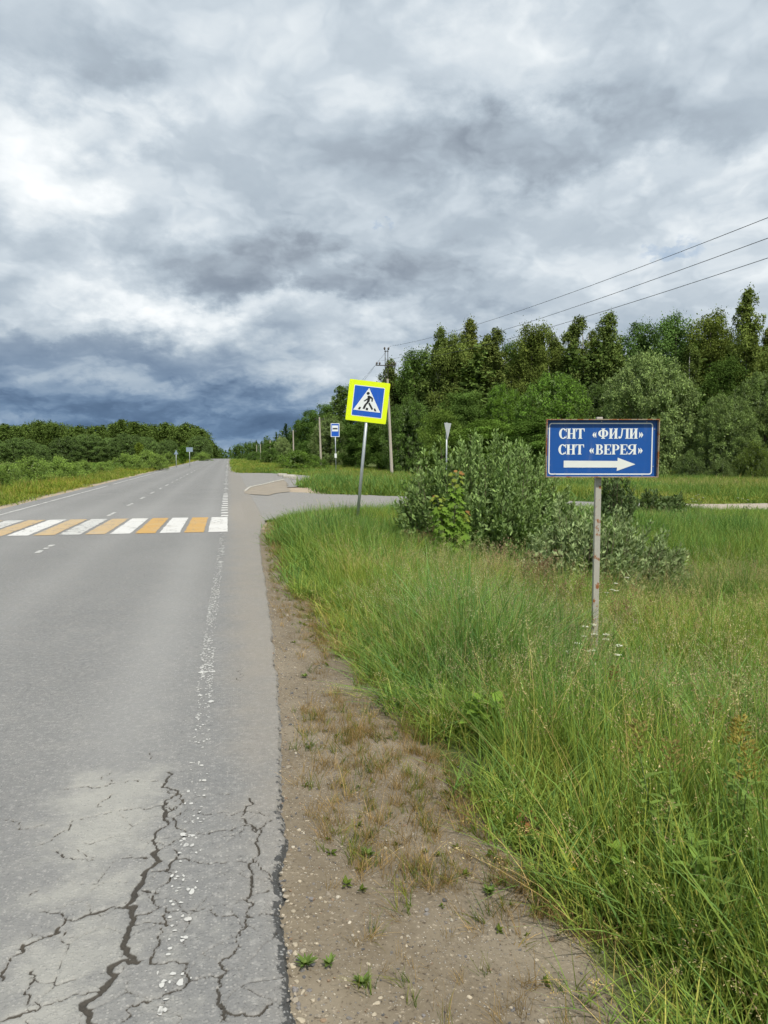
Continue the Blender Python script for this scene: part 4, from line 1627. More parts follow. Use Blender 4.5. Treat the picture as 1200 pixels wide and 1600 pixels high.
DRY = tufts('dry_tuft', [
    lambda r: blades(r, 26, .05, .13, .35, .0030, .5, 3, STRAW, .45),
    lambda r: blades(r, 18, .04, .09, .35, .0032, .5, 3, STRAW + YEL, .6),
    lambda r: blades(r, 20, .05, .14, .3, .0038, .6, 4, YEL + LUSH, .4),
    lambda r: rosette(r, 9, .045, .022, (.10, .165, .04)),
    lambda r: blades(r, 14, .06, .18, .3, .0024, .3, 3, STRAW, .25),
    lambda r: blades(r, 30, .10, .035, .4, .0028, .9, 2, STRAW, 1.6),          # flat litter
], 74)


def scatter(name, label, col, pos, rot, scl, idx, tint, cat):
    me = bpy.data.meshes.new(name)
    n = len(pos)
    me.vertices.add(n)
    me.vertices.foreach_set('co', np.asarray(pos, np.float32).ravel())
    for nm, tp, data, key in (('rot', 'FLOAT_VECTOR', rot, 'vector'), ('scl', 'FLOAT_VECTOR', scl, 'vector')):
        at = me.attributes.new(nm, tp, 'POINT')
        at.data.foreach_set(key, np.asarray(data, np.float32).ravel())
    at = me.attributes.new('idx', 'INT', 'POINT')
    at.data.foreach_set('value', np.asarray(idx, np.int32))
    at = me.attributes.new('tint', 'FLOAT_COLOR', 'POINT')
    at.data.foreach_set('color', np.hstack([tint, np.ones((n, 1))]).astype(np.float32).ravel())
    o = link(name, me)
    tree_ = bpy.data.node_groups.new(name, 'GeometryNodeTree')
    tree_.interface.new_socket('Geometry', in_out='INPUT', socket_type='NodeSocketGeometry')
    tree_.interface.new_socket('Geometry', in_out='OUTPUT', socket_type='NodeSocketGeometry')
    nd = tree_.nodes
    gi, go = nd.new('NodeGroupInput'), nd.new('NodeGroupOutput')
    ci = nd.new('GeometryNodeCollectionInfo')
    ci.inputs['Collection'].default_value = col
    ci.inputs['Separate Children'].default_value = True
    ci.inputs['Reset Children'].default_value = True
    ip = nd.new('GeometryNodeInstanceOnPoints')
    ip.inputs['Pick Instance'].default_value = True

    def named(nm, tp):
        q = nd.new('GeometryNodeInputNamedAttribute')
        q.data_type = tp
        q.inputs[0].default_value = nm
        return q.outputs[0]
    L = tree_.links
    L.new(gi.outputs[0], ip.inputs['Points'])
    L.new(ci.outputs[0], ip.inputs['Instance'])
    L.new(named('idx', 'INT'), ip.inputs['Instance Index'])
    L.new(named('rot', 'FLOAT_VECTOR'), ip.inputs['Rotation'])
    L.new(named('scl', 'FLOAT_VECTOR'), ip.inputs['Scale'])
    L.new(ip.outputs[0], go.inputs[0])
    md = o.modifiers.new('scatter', 'NODES')
    md.node_group = tree_
    tag(o, label, cat, None, 'stuff')
    return o


gr = np.random.default_rng(77)


def in_side(x, y, pad=.15):
    s = (np.abs(y - side_mid(x)) < side_half(x) * np.where(x > 16.5, .85, 1.0) + pad) & (x > .3) & (y > 15)
    bay = (y > 36.5) & (y < 68) & (x < np.interp(y, [36, 38, 41, 47, 58, 64, 68], [3.4, 3.4, 4.7, 6.1, 6.3, 4.1, 1.9]))
    sand = np.hypot((x - 2.2) / 2.4, (y - 35.5) / 6.0) < 1
    return s | bay | sand


def points(n, x0, x1, y0, y1, keep):
    x, y = gr.uniform(x0, x1, n), gr.uniform(y0, y1, n)
    k = keep(x, y)
    return x[k], y[k]


def tint_of(x, y, r_amp=.12):
    n = vn1.fbm(x * .5, y * .5, 3)
    yl = sst(vn2.fbm(x * .35 + 9, y * .35, 3), .42, .66)
    t = np.stack([.98 + .18 * yl, 1.03 + .05 * yl, .95 - .10 * yl], 1) * (.82 + .4 * n)[:, None]
    return t * (1 + gr.normal(0, r_amp, (len(x), 1)))


def lay(name, label, col, x, y, hs, ws, idx, tint, tilt=.12, cat='grass', lean=None):
    n = len(x)
    z = terrain(x, y)
    rot = np.stack([gr.normal(0, tilt, n), gr.normal(0, tilt, n), gr.random(n) * 6.283], 1)
    scl = np.stack([ws, ws, hs], 1)
    return scatter(name, label, col, np.stack([x, y, z], 1), rot, scl, idx, tint, cat)


def rows(n_, a):
    return np.clip(a, 0, n_ - 1).astype(int)


pcx, pcy = at_depth(936, 1000, 6.9)[:2]     # foot of the blue sign
# tall grass of the verge, close to the camera
x, y = points(6200, .4, 13, .6, 10.2, lambda x, y: (x < y * .95 + 2.6) & (gr.random(len(x)) > dirt_mask(x, y) * 1.04))
d = x - np.interp(y, [-5, 1, 2.6, 3.2, 4.4, 5.6, 7.5, 9.5, 12], [1.10, 1.15, 1.16, 1.18, 1.08, .98, .92, .86, .86])
hs = (.25 + .57 * sst(d, .0, .85)) * (.55 + .95 * vn3.fbm(x * 1.1, y * 1.1, 3)) * (.85 + .3 * gr.random(len(x)))
hs = hs * (1 - .45 * np.exp(-((x - pcx) / .35) ** 2 - ((y - pcy + .5) / .7) ** 2))
u = gr.random(len(x))
yl = sst(vn2.fbm(x * .35 + 9, y * .35, 3), .42, .66)
wet = sst(d, .5, 2.0)
idx = np.where(u < .30 - .15 * yl, 0, np.where(u < .48, 1, np.where(u < .58 + .10 * yl * (1 - wet), 2, np.where(u < .70 + .06 * yl, 3, np.where(u < .80, 4, np.where(u < .90, 5, 6))))))
idx = np.where((idx == 6) & (d < .8), 2, idx)
dryk = (1 - sst(d, .0, .9)) * sst(vn4.fbm(x * 1.3, y * 1.3, 2), .35, .6)
tn = tint_of(x, y)
tn = tn * (1 - dryk[:, None] * .6) + np.array([1.5, 1.25, .95]) * dryk[:, None] * .6
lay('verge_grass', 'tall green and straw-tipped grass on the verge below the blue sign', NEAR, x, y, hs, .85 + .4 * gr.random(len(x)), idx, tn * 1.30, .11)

# the same bank further on, up to the side road
x, y = points(9000, .5, 26, 10.0, 26, lambda x, y: (x < y * .9 + 3) & ~in_side(x, y, .25) & (gr.random(len(x)) > dirt_mask(x, y)))
d = x - .86
hs = (.35 + .60 * sst(d, .0, 1.0)) * (.8 + .45 * vn3.fbm(x * .8, y * .8, 3)) * np.interp(y, [10, 13, 16, 20, 26], [1, .95, .75, .6, .55])
near_side = np.abs(y - side_mid(x)) - side_half(x)
hs = hs * np.interp(near_side, [0, 3.5], [.30, 1.0])
u = gr.random(len(x))
yl = sst(vn2.fbm(x * .35 + 9, y * .35, 3), .42, .66)
idx = np.where(u < .34 - .15 * yl, 0, np.where(u < .60, 1, np.where(u < .84, 2, np.where(u < .88, 3, np.where(u < .985, 4, 5)))))
red = np.exp(-((x - 6.6) / 1.0) ** 2 - ((y - 10.6) / .8) ** 2) + np.exp(-((x - 8.0) / 1.2) ** 2 - ((y - 9.8) / .7) ** 2)
idx = np.where(gr.random(len(x)) < red * .8, 5, idx)
lay('bank_grass', 'green meadow grass on the bank between road, bushes and side road', MID, x, y, hs, .8 + .4 * gr.random(len(x)), idx, tint_of(x, y) * 1.26, .11)

# meadow beyond the track, grassy island by the bus bay, verges farther along
x, y = points(19000, 1.0, 75, 25, 82, lambda x, y: (x < y * .92 + 4) & ~in_side(x, y, .35) & (gr.random(len(x)) < np.interp(y, [25, 40, 82], [1, .75, .5])))
hs = (.62 + .45 * vn3.fbm(x * .3, y * .3, 3)) * np.where((x < 9) & (y < 50), .95, .9) * np.where((y > 60) & (x < 24), .5, 1.0)
hs = hs * np.interp(np.abs(y - side_mid(x)) - side_half(x), [0, 2.6], [.25, 1.0])
idx = rows(4, gr.random(len(x)) * 2.2 + 1.9 * sst(vn2.fbm(x * .12, y * .12, 3), .4, .65))
lay('meadow_grass', 'bright green meadow between the gravel track and the wood', FAR, x, y, hs, .9 + .4 * gr.random(len(x)), idx, tint_of(x * .4, y * .4, .08) * 1.12)

x, y = points(9000, 1.15, 20, 66, 190, lambda x, y: gr.random(len(x)) < np.interp(y, [66, 190], [1, .4]))
lay('right_verge_grass', 'yellow-green grass on the right verge beyond the bus bay', FAR, x, y, .25 + .35 * gr.random(len(x)), 1 + .4 * gr.random(len(x)), rows(4, gr.random(len(x)) * 4), tint_of(x * .4, y * .4, .08) * np.array([1.2, 1.12, .9]))

x, y = points(17000, -40, ROAD_L - .75, 9, 190, lambda x, y: (x > -.62 * y - 6) & (gr.random(len(x)) < np.interp(-x, [7, 14, 40], [1, .7, .35])) & (gr.random(len(x)) < np.interp(y, [9, 60, 190], [1, .8, .45])))
dl = ROAD_L - x
hs = (.28 + .45 * sst(dl, .8, 3.0) - .38 * sst(dl, 3.6, 6.0)) * (.8 + .5 * gr.random(len(x)))
yl = sst(dl, 5.0, 2.0)
lay('left_verge_grass', 'yellow-green grass along the left verge below the hedge', FAR, x, y, hs, .8 + .4 * gr.random(len(x)), rows(4, gr.random(len(x)) * 2 + 2 * (1 - sst(dl, 2.5, 7))),
    tint_of(x * .4, y * .4, .08) * np.where((dl < 5)[:, None], np.array([[1.12, 1.08, .80]]), np.array([[1.0, 1.05, .9]])))

# sparse dry tufts and litter on the bare shoulder
x, y = points(9500, .2, 1.6, 1.4, 19, lambda x, y: (x > edge_x(y) + .06) & (gr.random(len(x)) < .16 + 1.05 * sst(vn3.fbm(x * 1.9, y * .9, 3), .46, .64) + .6 * sst(y, 6, 10)) & (dirt_mask(x, y) > .15)
              & (gr.random(len(x)) < .25 + .75 * sst(x - edge_x(y), .1, .35)))
u = gr.random(len(x))
idx = np.where(u < .26, 0, np.where(u < .46, 1, np.where(u < .62, 2, np.where(u < .69, 3, np.where(u < .86, 4, 5)))))
s_ = (.30 + .42 * gr.random(len(x)))
tn = np.array([[.95, .82, .68]]) * (.75 + .4 * gr.random((len(x), 1)))
lay('dry_grass', 'sparse dry straw-coloured tufts on the bare dirt shoulder', DRY, x, y, s_, s_ * 1.1, idx, tn, .25)

# ------------------------------------------------------------------ signs
def mat_blue_sheet(name, col, rough=.4):
    """painted sheet: faint streaks of dirt"""
    m, g = new_mat(name)
    P = g.n('ShaderNodeTexCoord').outputs['Object']
    x, y, z = g.sep(P)
    n = g.noise(g.xyz(g.mul(x, 14.0), y, g.mul(z, 2.0)), 1.0, 5, .6)
    c = g.mix(g.mul(g.rng(n, .5, .8), .18), col, (.35, .34, .32))
    finish(g, principled(g, c, rough, .4))
    return m


def mat_rusty(name, paint, amount, scale=9.0):
    """paint flaking to rust"""
    m, g = new_mat(name)
    P = g.n('ShaderNodeTexCoord').outputs['Object']
    n = g.noise(P, scale, 7, .68)
    n2 = g.noise(P, scale * 5, 4, .6)
    rust = g.mix(n2, (.16, .055, .02), (.36, .15, .05))
    pc = g.mix(n2, tuple(v * .85 for v in paint), paint)
    k = g.rng(n, amount, amount + .06)
    finish(g, principled(g, g.mix(k, pc, rust), g.rng(k, 0, 1, .5, .9), .35, g.bump(g.add(n2, k), .3, .002)))
    return m


M['sign_blue'] = mat_blue_sheet('sign_blue', (.008, .080, .32))
M['road_blue'] = mat_blue_sheet('road_sign_blue', (.012, .10, .50), .3)
M['sign_white'] = mat_plain('sign_white', (.74, .77, .76), .45, .4, var=.06, vscale=9)
M['sign_cream'] = mat_plain('sign_cream', (.70, .72, .68), .5, .4, var=.08, vscale=9)
M['fluo'] = mat_plain('fluorescent_yellow', (.72, .86, .006), .35, .4, var=.03)
M['sign_black'] = mat_plain('sign_black', (.012, .013, .014), .4, .4)
M['steel'] = mat_plain('galvanised_steel', (.42, .45, .45), .45, .5, .55, var=.18, vscale=12)
M['back_steel'] = mat_plain('sign_back', (.52, .54, .54), .5, .4, .2, var=.1)
M['dull_back'] = mat_plain('dull_sign_back', (.22, .29, .36), .6, .3, .1, var=.1)
M['post_paint'] = mat_rusty('post_paint', (.42, .40, .345), .55)
M['frame_paint'] = mat_rusty('frame_paint', (.34, .27, .18), .50, 14.0)


class Flat(MB):
    """shapes lying on a sign's face, each a hair in front of the last; x right, z up, -y towards the viewer"""
    def __init__(self, y0):
        super().__init__()
        self.y = y0

    def pl(self, pts):
        # keep the winding so that the face looks to -y
        a = sum(p[0] * q[1] - q[0] * p[1] for p, q in zip(pts, pts[1:] + pts[:1]))
        if a < 0:
            pts = pts[::-1]
        self.poly([(p[0], self.y, p[1]) for p in pts])
        self.y -= .00012
        return self

    def rect(self, x0, z0, x1, z1):
        return self.pl([(x0, z0), (x1, z0), (x1, z1), (x0, z1)])

    def arc(self, cx, cz, rx, rz, tx, tz, a0, a1, n=18):
        """crescent or ring piece; tx, tz: stroke at the sides and at top and bottom"""
        out, inn = [], []
        for i in range(n + 1):
            t = R(a0 + (a1 - a0) * i / n)
            out.append((cx + rx * math.cos(t), cz + rz * math.sin(t)))
            inn.append((cx + (rx - tx) * math.cos(t), cz + (rz - tz) * math.sin(t)))
        for i in range(n):
            q = [out[i], out[i + 1], inn[i + 1], inn[i]]
            a = sum(p[0] * s[1] - s[0] * p[1] for p, s in zip(q, q[1:] + q[:1]))
            self.poly([(p[0], self.y, p[1]) for p in (q if a > 0 else q[::-1])])
        self.y -= .00012
        return self


def glyph(fl, ch, x0, x1, zb, zt):
    """bold condensed roman capitals of the sign painter"""
    w, h = x1 - x0, zt - zb
    X = lambda u: x0 + u * w
    Z = lambda v: zb + v * h
    st = .235 * h                                  # heavy stem
    hs = .065 * h                                  # hairline and serif

    def stem(c, full=True):
        fl.rect(c - st / 2, zb, c + st / 2, zt)
        for z0 in (zb, zt - hs):
            fl.rect(c - st / 2 - .07 * h, z0, c + st / 2 + .07 * h, z0 + hs)
    l, r_ = X(0) + st / 2 + .06 * h, X(1) - st / 2 - .06 * h
    if ch == 'С':
        fl.arc(X(.54), Z(.5), .54 * w, .52 * h, st, hs * 1.3, 42, 318, 22)
        fl.rect(X(.90), Z(.66), X(1.0), Z(1.0))
        fl.rect(X(.90), Z(.05), X(.98), Z(.30))
    elif ch == 'Н':
        stem(l)
        stem(r_)
        fl.rect(l, Z(.47), r_, Z(.47) + hs)
    elif ch == 'Т':
        c = X(.5)
        stem(c)
        fl.rect(X(0), zt - hs * 1.2, X(1), zt)
        fl.pl([(X(0), zt), (X(.07), zt), (X(.13), zt - hs), (X(.04), Z(.68)), (X(0), Z(.68))])
        fl.pl([(X(1), zt), (X(1), Z(.68)), (X(.96), Z(.68)), (X(.87), zt - hs), (X(.93), zt)])
    elif ch == 'Ф':
        c = X(.5)
        stem(c)
        fl.arc(X(.34), Z(.52), .34 * w, .33 * h, st * .95, hs * 1.2, 60, 300, 16)
        fl.arc(X(.66), Z(.52), .34 * w, .33 * h, st * .95, hs * 1.2, -120, 120, 16)
    elif ch == 'И':
        stem(l)
        stem(r_)
        fl.pl([(l + st * .2, Z(.08)), (l + st * .2, Z(.22)), (r_ - st * .2, Z(.92)), (r_ - st * .2, Z(.78))])
    elif ch == 'Л':
        stem(r_)
        fl.rect(X(.26), zt - hs, r_, zt)
        fl.pl([(X(.32), zt), (X(.44), zt), (X(.36), Z(.32)), (X(.28), Z(.08)), (X(.16), Z(0)), (X(.04), Z(.02)), (X(0), Z(.10)), (X(.03), Z(.22)), (X(.12), Z(.24)), (X(.18), Z(.15)), (X(.24), Z(.34))])
    elif ch in 'ВРЯ':
        s = -1 if ch == 'Я' else 1
        c = r_ if ch == 'Я' else l
        stem(c)
        e = X(0) if ch == 'Я' else X(1)

        def bowl(z0, z1, reach):
            zc, rz = (z0 + z1) / 2, (z1 - z0) / 2
            ex_ = e - s * (1 - reach) * w
            rx = min(abs(ex_ - c) * .62, rz * 1.25)
            cx = ex_ - s * rx
            fl.arc(cx, zc, rx, rz, st * .92, hs * 1.05, -90 if s > 0 else 90, 90 if s > 0 else 270, 14)
            for zz in (z0, z1 - hs):
                fl.rect(min(c, cx), zz, max(c, cx), zz + hs)
        if ch == 'В':
            bowl(Z(.49), zt, .93)
            bowl(zb, Z(.54), 1.0)
        elif ch == 'Р':
            bowl(Z(.42), zt, 1.0)
        else:
            bowl(Z(.45), zt, 1.0)
            fl.pl([(X(.52), Z(.48)), (X(.74), Z(.48)), (X(.36), Z(.08)), (X(.24), Z(0)), (X(.08), Z(0)), (X(.0), Z(.07)), (X(.06), Z(.12)), (X(.18), Z(.12))])
    elif ch == 'Е':
        stem(l)
        for z0 in (zb, zt - hs):
            fl.rect(l, z0, X(.97), z0 + hs)
        fl.rect(l, Z(.47), X(.72), Z(.47) + hs)
        fl.rect(X(.66), Z(.36), X(.74), Z(.64))
        fl.pl([(X(.97), zt), (X(.85), zt - hs), (X(.91), Z(.72)), (X(.97), Z(.72))])
        fl.pl([(X(1.0), zb), (X(1.0), Z(.30)), (X(.93), Z(.30)), (X(.84), zb + hs)])
    elif ch in '«»':
        for k in (0, 1):
            a = X(.0 + .46 * k) if ch == '«' else X(1.0 - .46 * k)
            q = 1 if ch == '«' else -1
            d, t = .46 * w * q, .22 * w * q
            fl.pl([(a, Z(.37)), (a + d, Z(.66)), (a + d + t * .2, Z(.60)), (a + d * .50 + t, Z(.37))])
            fl.pl([(a, Z(.37)), (a + d * .50 + t, Z(.37)), (a + d + t * .2, Z(.14)), (a + d, Z(.08))])


# blue pointer sign on a square post
D_S = 6.9
UNIT = 1.0 / 1037 * (174.5 / F * D_S)             # one step of a 6x enlargement of the sign, in metres


def sx(v): return (v - 606) * UNIT


def sz(v): return (361 - v) * UNIT


pc = at_depth(940, 700.5, D_S)
gz = float(terrain(pc[0], pc[1]))
sg = empty('direction_sign', (pc[0], pc[1], gz), -YAW - R(1.0))
zc = float(pc[2]) - gz
sgz = lambda mb: [setattr(mb, 'v', [(a, b, c + zc) for a, b, c in mb.v]), mb][1]
W_, H_ = 1037 * UNIT, 538 * UNIT
fd, fw = .045, .008
sgz(MB().box((0, .004, 0), (W_ - .012, .006, H_ - .012))).build('board', M['sign_blue'], sg)
fr = MB()
fr.box((0, -.018, H_ / 2 - fw / 2), (W_, fd, fw)).box((0, -.018, -H_ / 2 + fw / 2), (W_, fd, fw))
fr.box((-W_ / 2 + fw / 2, -.018, 0), (fw, fd, H_ - 2 * fw - .002)).box((W_ / 2 - fw / 2, -.018, 0), (fw, fd, H_ - 2 * fw - .002))
fr.box((-.10, .022, H_ / 2 - .03), (.03, .03, .06)).box((.10, .022, H_ / 2 - .03), (.03, .03, .06))
sgz(fr).build('frame', M['frame_paint'], sg)
# white line round the board
bd = Flat(-.0005)


def round_rect(x0, z0, x1, z1, rad, n=6):
    pts = []
    for cx, cz, a in ((x1 - rad, z1 - rad, 0), (x0 + rad, z1 - rad, 90), (x0 + rad, z0 + rad, 180), (x1 - rad, z0 + rad, 270)):
        for i in range(n + 1):
            t = R(a + 90 * i / n)
            pts.append((cx + rad * math.cos(t), cz + rad * math.sin(t)))
    return pts


o1, o2 = round_rect(sx(116), sz(605), sx(1076), sz(126), 26 * UNIT), round_rect(sx(126), sz(595), sx(1066), sz(136), 18 * UNIT)
for i in range(len(o1)):
    j = (i + 1) % len(o1)
    bd.poly([(o1[i][0], bd.y, o1[i][1]), (o1[j][0], bd.y, o1[j][1]), (o2[j][0], bd.y, o2[j][1]), (o2[i][0], bd.y, o2[i][1])])
sgz(bd).build('border_line', M['sign_white'], sg)
for zb_, zt_, line in ((272, 178, (('С', 210, 280), ('Н', 285, 365), ('Т', 368, 445), ('«', 518, 556), ('Ф', 572, 664), ('И', 672, 752), ('Л', 758, 856), ('И', 860, 936), ('»', 948, 988))),
                       (418, 325, (('С', 207, 277), ('Н', 282, 362), ('Т', 364, 443), ('«', 492, 534), ('В', 552, 620), ('Е', 628, 694), ('Р', 701, 770), ('Е', 777, 845), ('Я', 850, 928), ('»', 943, 986)))):
    for ch, a, b in line:
        fl = Flat(-.0005)
        glyph(fl, ch, sx(a), sx(b), sz(zb_), sz(zt_))
        sgz(fl).build('letter', M['sign_white'], sg)
ar = Flat(-.0005)
ar.pl([(sx(258), sz(539)), (sx(752), sz(539)), (sx(750), sz(571)), (sx(922), sz(509)), (sx(756), sz(447)), (sx(756), sz(478)), (sx(258), sz(475))])
sgz(ar).build('arrow', M['sign_cream'], sg)
pw = 9.2 / F * D_S
MB().box((-.016, .012 + pw / 2 + .004, (zc + H_ / 2 + .02 - .4) / 2), (pw, pw, zc + H_ / 2 + .02 + .4)).build('post', M['post_paint'], sg, bevel=.004)
for bx_, bz_ in ((sx(108), sz(180)), (sx(1090), sz(184)), (sx(98), sz(530)), (sx(1083), sz(528)), (sx(180), sz(603)), (sx(985), sz(612)), (sx(600), sz(112)), (sx(1016), sz(118))):
    sgz(MB().tube([(bx_, .0, bz_), (bx_, -.006, bz_)], .0045, 8)).build('bolt', M['steel'], sg)
tag(sg, 'blue board with white lettering and right-pointing arrow on a rusty square post', 'sign')

# pedestrian crossing sign, leaning
D_C = 17.2
pb = at_depth(576, 656, D_C)
base = at_depth(554, 815, D_C)
gz = float(terrain(base[0], base[1]))
cs = empty('crossing_sign', (base[0], base[1], gz), -YAW)
lean = math.atan2(571 - 556.5, 795 - 662)
cu = .90 / 532
ang = R(6.7)


def cz_(x, y):
    """place on the sign's face from an enlargement of the photograph, lean taken out"""
    dx, dy = (x - 643.5) * cu, (417 - y) * cu
    c, s = math.cos(ang), math.sin(ang)
    return (dx * c - dy * s, dx * s + dy * c)


cen = at_depth(500 + 643.5 * 140 / 1200, 580 + 417 * 140 / 1200, D_C)
hc = float(cen[2]) - gz
off = float((cen - base) @ np.array([math.cos(YAW), -math.sin(YAW), 0]))
face = bpy.data.objects.new('face', None)
fm = Matrix.Translation((off, -.045, hc)) @ Matrix.Rotation(ang, 4, 'Y')


def face_part(name, mb, mat, parent, **kw):
    mb.v = [tuple(fm @ Vector(v)) for v in mb.v]
    return mb.build(name, mat, parent, **kw)


bpy.data.objects.remove(face)
plate = MB()
rp = round_rect(-.45, -.45, .45, .45, .025, 5)
n = len(rp)
plate.v = [(p[0], 0, p[1]) for p in rp] + [(p[0], .012, p[1]) for p in rp]
plate.f = [tuple(range(n)), tuple(range(n, 2 * n))[::-1]] + [(i, i + n, (i + 1) % n + n, (i + 1) % n) for i in range(n)]
brd = face_part('border', plate, M['fluo'], cs)
q = [cz_(470, 205), cz_(858, 247), cz_(818, 632), cz_(440, 588)]
xs_ = sorted(p[0] for p in q)
zs_ = sorted(p[1] for p in q)
bx0, bx1, bz0, bz1 = (xs_[0] + xs_[1]) / 2, (xs_[2] + xs_[3]) / 2, (zs_[0] + zs_[1]) / 2, (zs_[2] + zs_[3]) / 2
wr_ = Flat(-.0012)
wr_.pl(round_rect(bx0 - .014, bz0 - .014, bx1 + .014, bz1 + .014, .02, 4))
face_part('white_edge', wr_, M['sign_white'], cs)
bl_ = Flat(-.0024)
bl_.pl(round_rect(bx0, bz0, bx1, bz1, .012, 4))
face_part('blue_field', bl_, M['road_blue'], cs)
t_ = Flat(-.0036)
t_.pl([cz_(662, 240), cz_(452, 520), cz_(805, 563)])
face_part('triangle', t_, M['sign_white'], cs)
pf = Flat(-.0048)
hd = [(649 + 21 * math.cos(i * .524), 311 + 19 * math.sin(i * .524)) for i in range(12)]
pf.pl([cz_(*p) for p in hd])
pf.pl([cz_(*p) for p in ((640, 344), (662, 338), (690, 354), (713, 376), (706, 420), (689, 416), (693, 384), (674, 376), (668, 414), (652, 432), (628, 425), (641, 388))])
pf.pl([cz_(*p) for p in ((628, 425), (654, 430), (628, 458), (600, 514), (574, 508), (598, 456))])
pf.pl([cz_(*p) for p in ((648, 440), (668, 430), (692, 474), (712, 516), (692, 526), (668, 480))])
pf.pl([cz_(*p) for p in ((640, 372), (640, 394), (602, 416), (587, 408))])
face_part('pedestrian', pf, M['sign_black'], cs)
for pts in (((532, 484), (556, 487), (541, 519), (513, 515)), ((619, 496), (649, 500), (645, 531), (615, 527)), ((721, 506), (741, 508), (756, 546), (727, 541))):
    z_ = Flat(-.0048)
    z_.pl([cz_(*p) for p in pts])
    face_part('zebra_mark', z_, M['sign_black'], cs)
top_in = (off + math.sin(ang) * .40, 0, hc + .40)
MB().tube([(0, 0, -.4), top_in], .034, 14).build('post', M['steel'], cs, smooth=True)
tag(cs, 'leaning pedestrian crossing sign with bright yellow border beside the zebra crossing', 'sign')

# bus stop sign
D_B = 60.0
p = at_depth(525, 742, D_B)
gz = float(terrain(p[0], p[1]))
c_ = at_depth(523.6, 672, D_B)
bs = empty('bus_stop_sign', (c_[0], c_[1], gz), -YAW + .1)
hc = float(c_[2]) - gz
up = lambda mb: [setattr(mb, 'v', [(a, b - .05, c + hc) for a, b, c in mb.v]), mb][1]
up(MB().box((0, .012, 0), (.68, .02, 1.06))).build('plate', M['sign_white'], bs)
f_ = Flat(0.0); f_.pl(round_rect(-.295, -.485, .295, .485, .03)); up(f_).build('blue_field', M['road_blue'], bs)
f_ = Flat(-.002); f_.rect(-.235, -.10, .235, .36); up(f_).build('white_field', M['sign_white'], bs)
f_ = Flat(-.004); f_.pl([(-.2, .09), (-.17, .16), (.17, .16), (.2, .09), (.19, .05), (-.19, .05)]); up(f_).build('bus_symbol', M['sign_black'], bs)
MB().tube([(.06, 0, -.3), (0, 0, hc + .5)], .038, 10).build('post', M['steel'], bs, smooth=True)
MB().box((.03, -.05, (at_depth(523, 712, D_B)[2] - gz)), (.17, .05, .34)).build('timetable', M['sign_white'], bs)
tag(bs, 'blue and white bus stop sign on a thin post by the bus bay', 'sign')

# give-way sign, seen almost edge-on from behind
D_Y = 34.5
c_ = at_depth(698, 661, D_Y)
gz = float(terrain(c_[0], c_[1]))
vd = math.atan2(c_[0], c_[1])
ys_ = empty('give_way_sign', (c_[0], c_[1], gz), -vd + R(68))
ht = float(c_[2]) - gz
hh = 26.5 / F * D_Y
ww = hh * 1.1
tb = MB()
rp = [(-ww / 2, 0), (0, -hh), (ww / 2, 0)]
tb.v = [(x, -.04, ht + z) for x, z in rp] + [(x, -.052, ht + z) for x, z in rp]
tb.f = [(0, 1, 2), (5, 4, 3), (0, 3, 4, 1), (1, 4, 5, 2), (2, 5, 3, 0)]
tb.build('plate', M['back_steel'], ys_)
MB().tube([(0, 0, -.3), (0, 0, ht + .02)], .035, 10).build('post', M['steel'], ys_, smooth=True)
tag(ys_, 'narrow pale triangle sign seen edge-on above the big willow bush', 'sign')

# two small signs across the road, their backs to the camera
for px, top, bot, D_, w_, h_, tri, lab in ((275, 703, 724, 88, .5, .5, True, 'small triangular sign, nearer of the two on the left verge'),
                                            (296, 699, 722, 96, .8, .55, False, 'small square blue-grey sign, farther of the two on the left verge')):
    c_ = at_depth(px, top, D_)
    gz = float(terrain(c_[0], c_[1]))
    so = empty('road_sign', (c_[0], c_[1], gz), -YAW + .25)
    ht = float(c_[2]) - gz
    mb = MB()
    rp = [(-w_ / 2, -h_), (w_ / 2, -h_), (0, 0)] if tri else [(-w_ / 2, -h_), (w_ / 2, -h_), (w_ / 2, 0), (-w_ / 2, 0)]
    n = len(rp)
    mb.v = [(x, -.05, ht + z) for x, z in rp] + [(x, -.035, ht + z) for x, z in rp]
    mb.f = [tuple(range(n)), tuple(range(n, 2 * n))[::-1]] + [(i, i + n, (i + 1) % n + n, (i + 1) % n) for i in range(n)]
    mb.build('plate', M['dull_back'], so)
    MB().tube([(0, 0, -.3), (0, 0, ht)], .04, 8).build('post', M['steel'], so, smooth=True)
    tag(so, lab, 'sign', 'small signs on the left verge')

# ------------------------------------------------------------------ power line
M['pole'] = mat_plain('pole_concrete', (.40, .36, .30), .9, .2, var=.18, vscale=2.5, bump=.3, bscale=20)
M['iron'] = mat_plain('dark_iron', (.055, .05, .045), .7, .4, .3, var=.3)
M['porcelain'] = mat_plain('insulator', (.10, .085, .075), .3, .5)
M['wire'] = mat_plain('wire', (.05, .05, .055), .5, .4, .5)
PX0 = at_depth(613, 735, 62.0)
LINE = []
pole_at = [(613, 603, 543, 62.0), (502, 499, 652, 108.0), (459, 458, 672, 152.0), (438, 437, 682, 196.0), (422, 422, 688, 240.0), (407, 407, 694, 290.0), (401, 401, 695, 330.0)]
labels = ['tall concrete pole with iron crossarm behind the yellow-framed sign', 'concrete pole just left of the bus stop sign', 'concrete pole beside the lone dark conifer',
          'concrete pole against the pale willow far along the road', 'thin far pole left of the pale willow', 'very thin far pole, second last before the road crest', 'farthest thin pole near the road crest']


def insulator(mb, c, k=1.0):
    mb.tube([(c[0], c[1], c[2]), (c[0], c[1], c[2] + .05 * k), (c[0], c[1], c[2] + .09 * k), (c[0], c[1], c[2] + .16 * k), (c[0], c[1], c[2] + .20 * k)],
            [.02, .055 * k, .075 * k, .06 * k, .03 * k], 10)


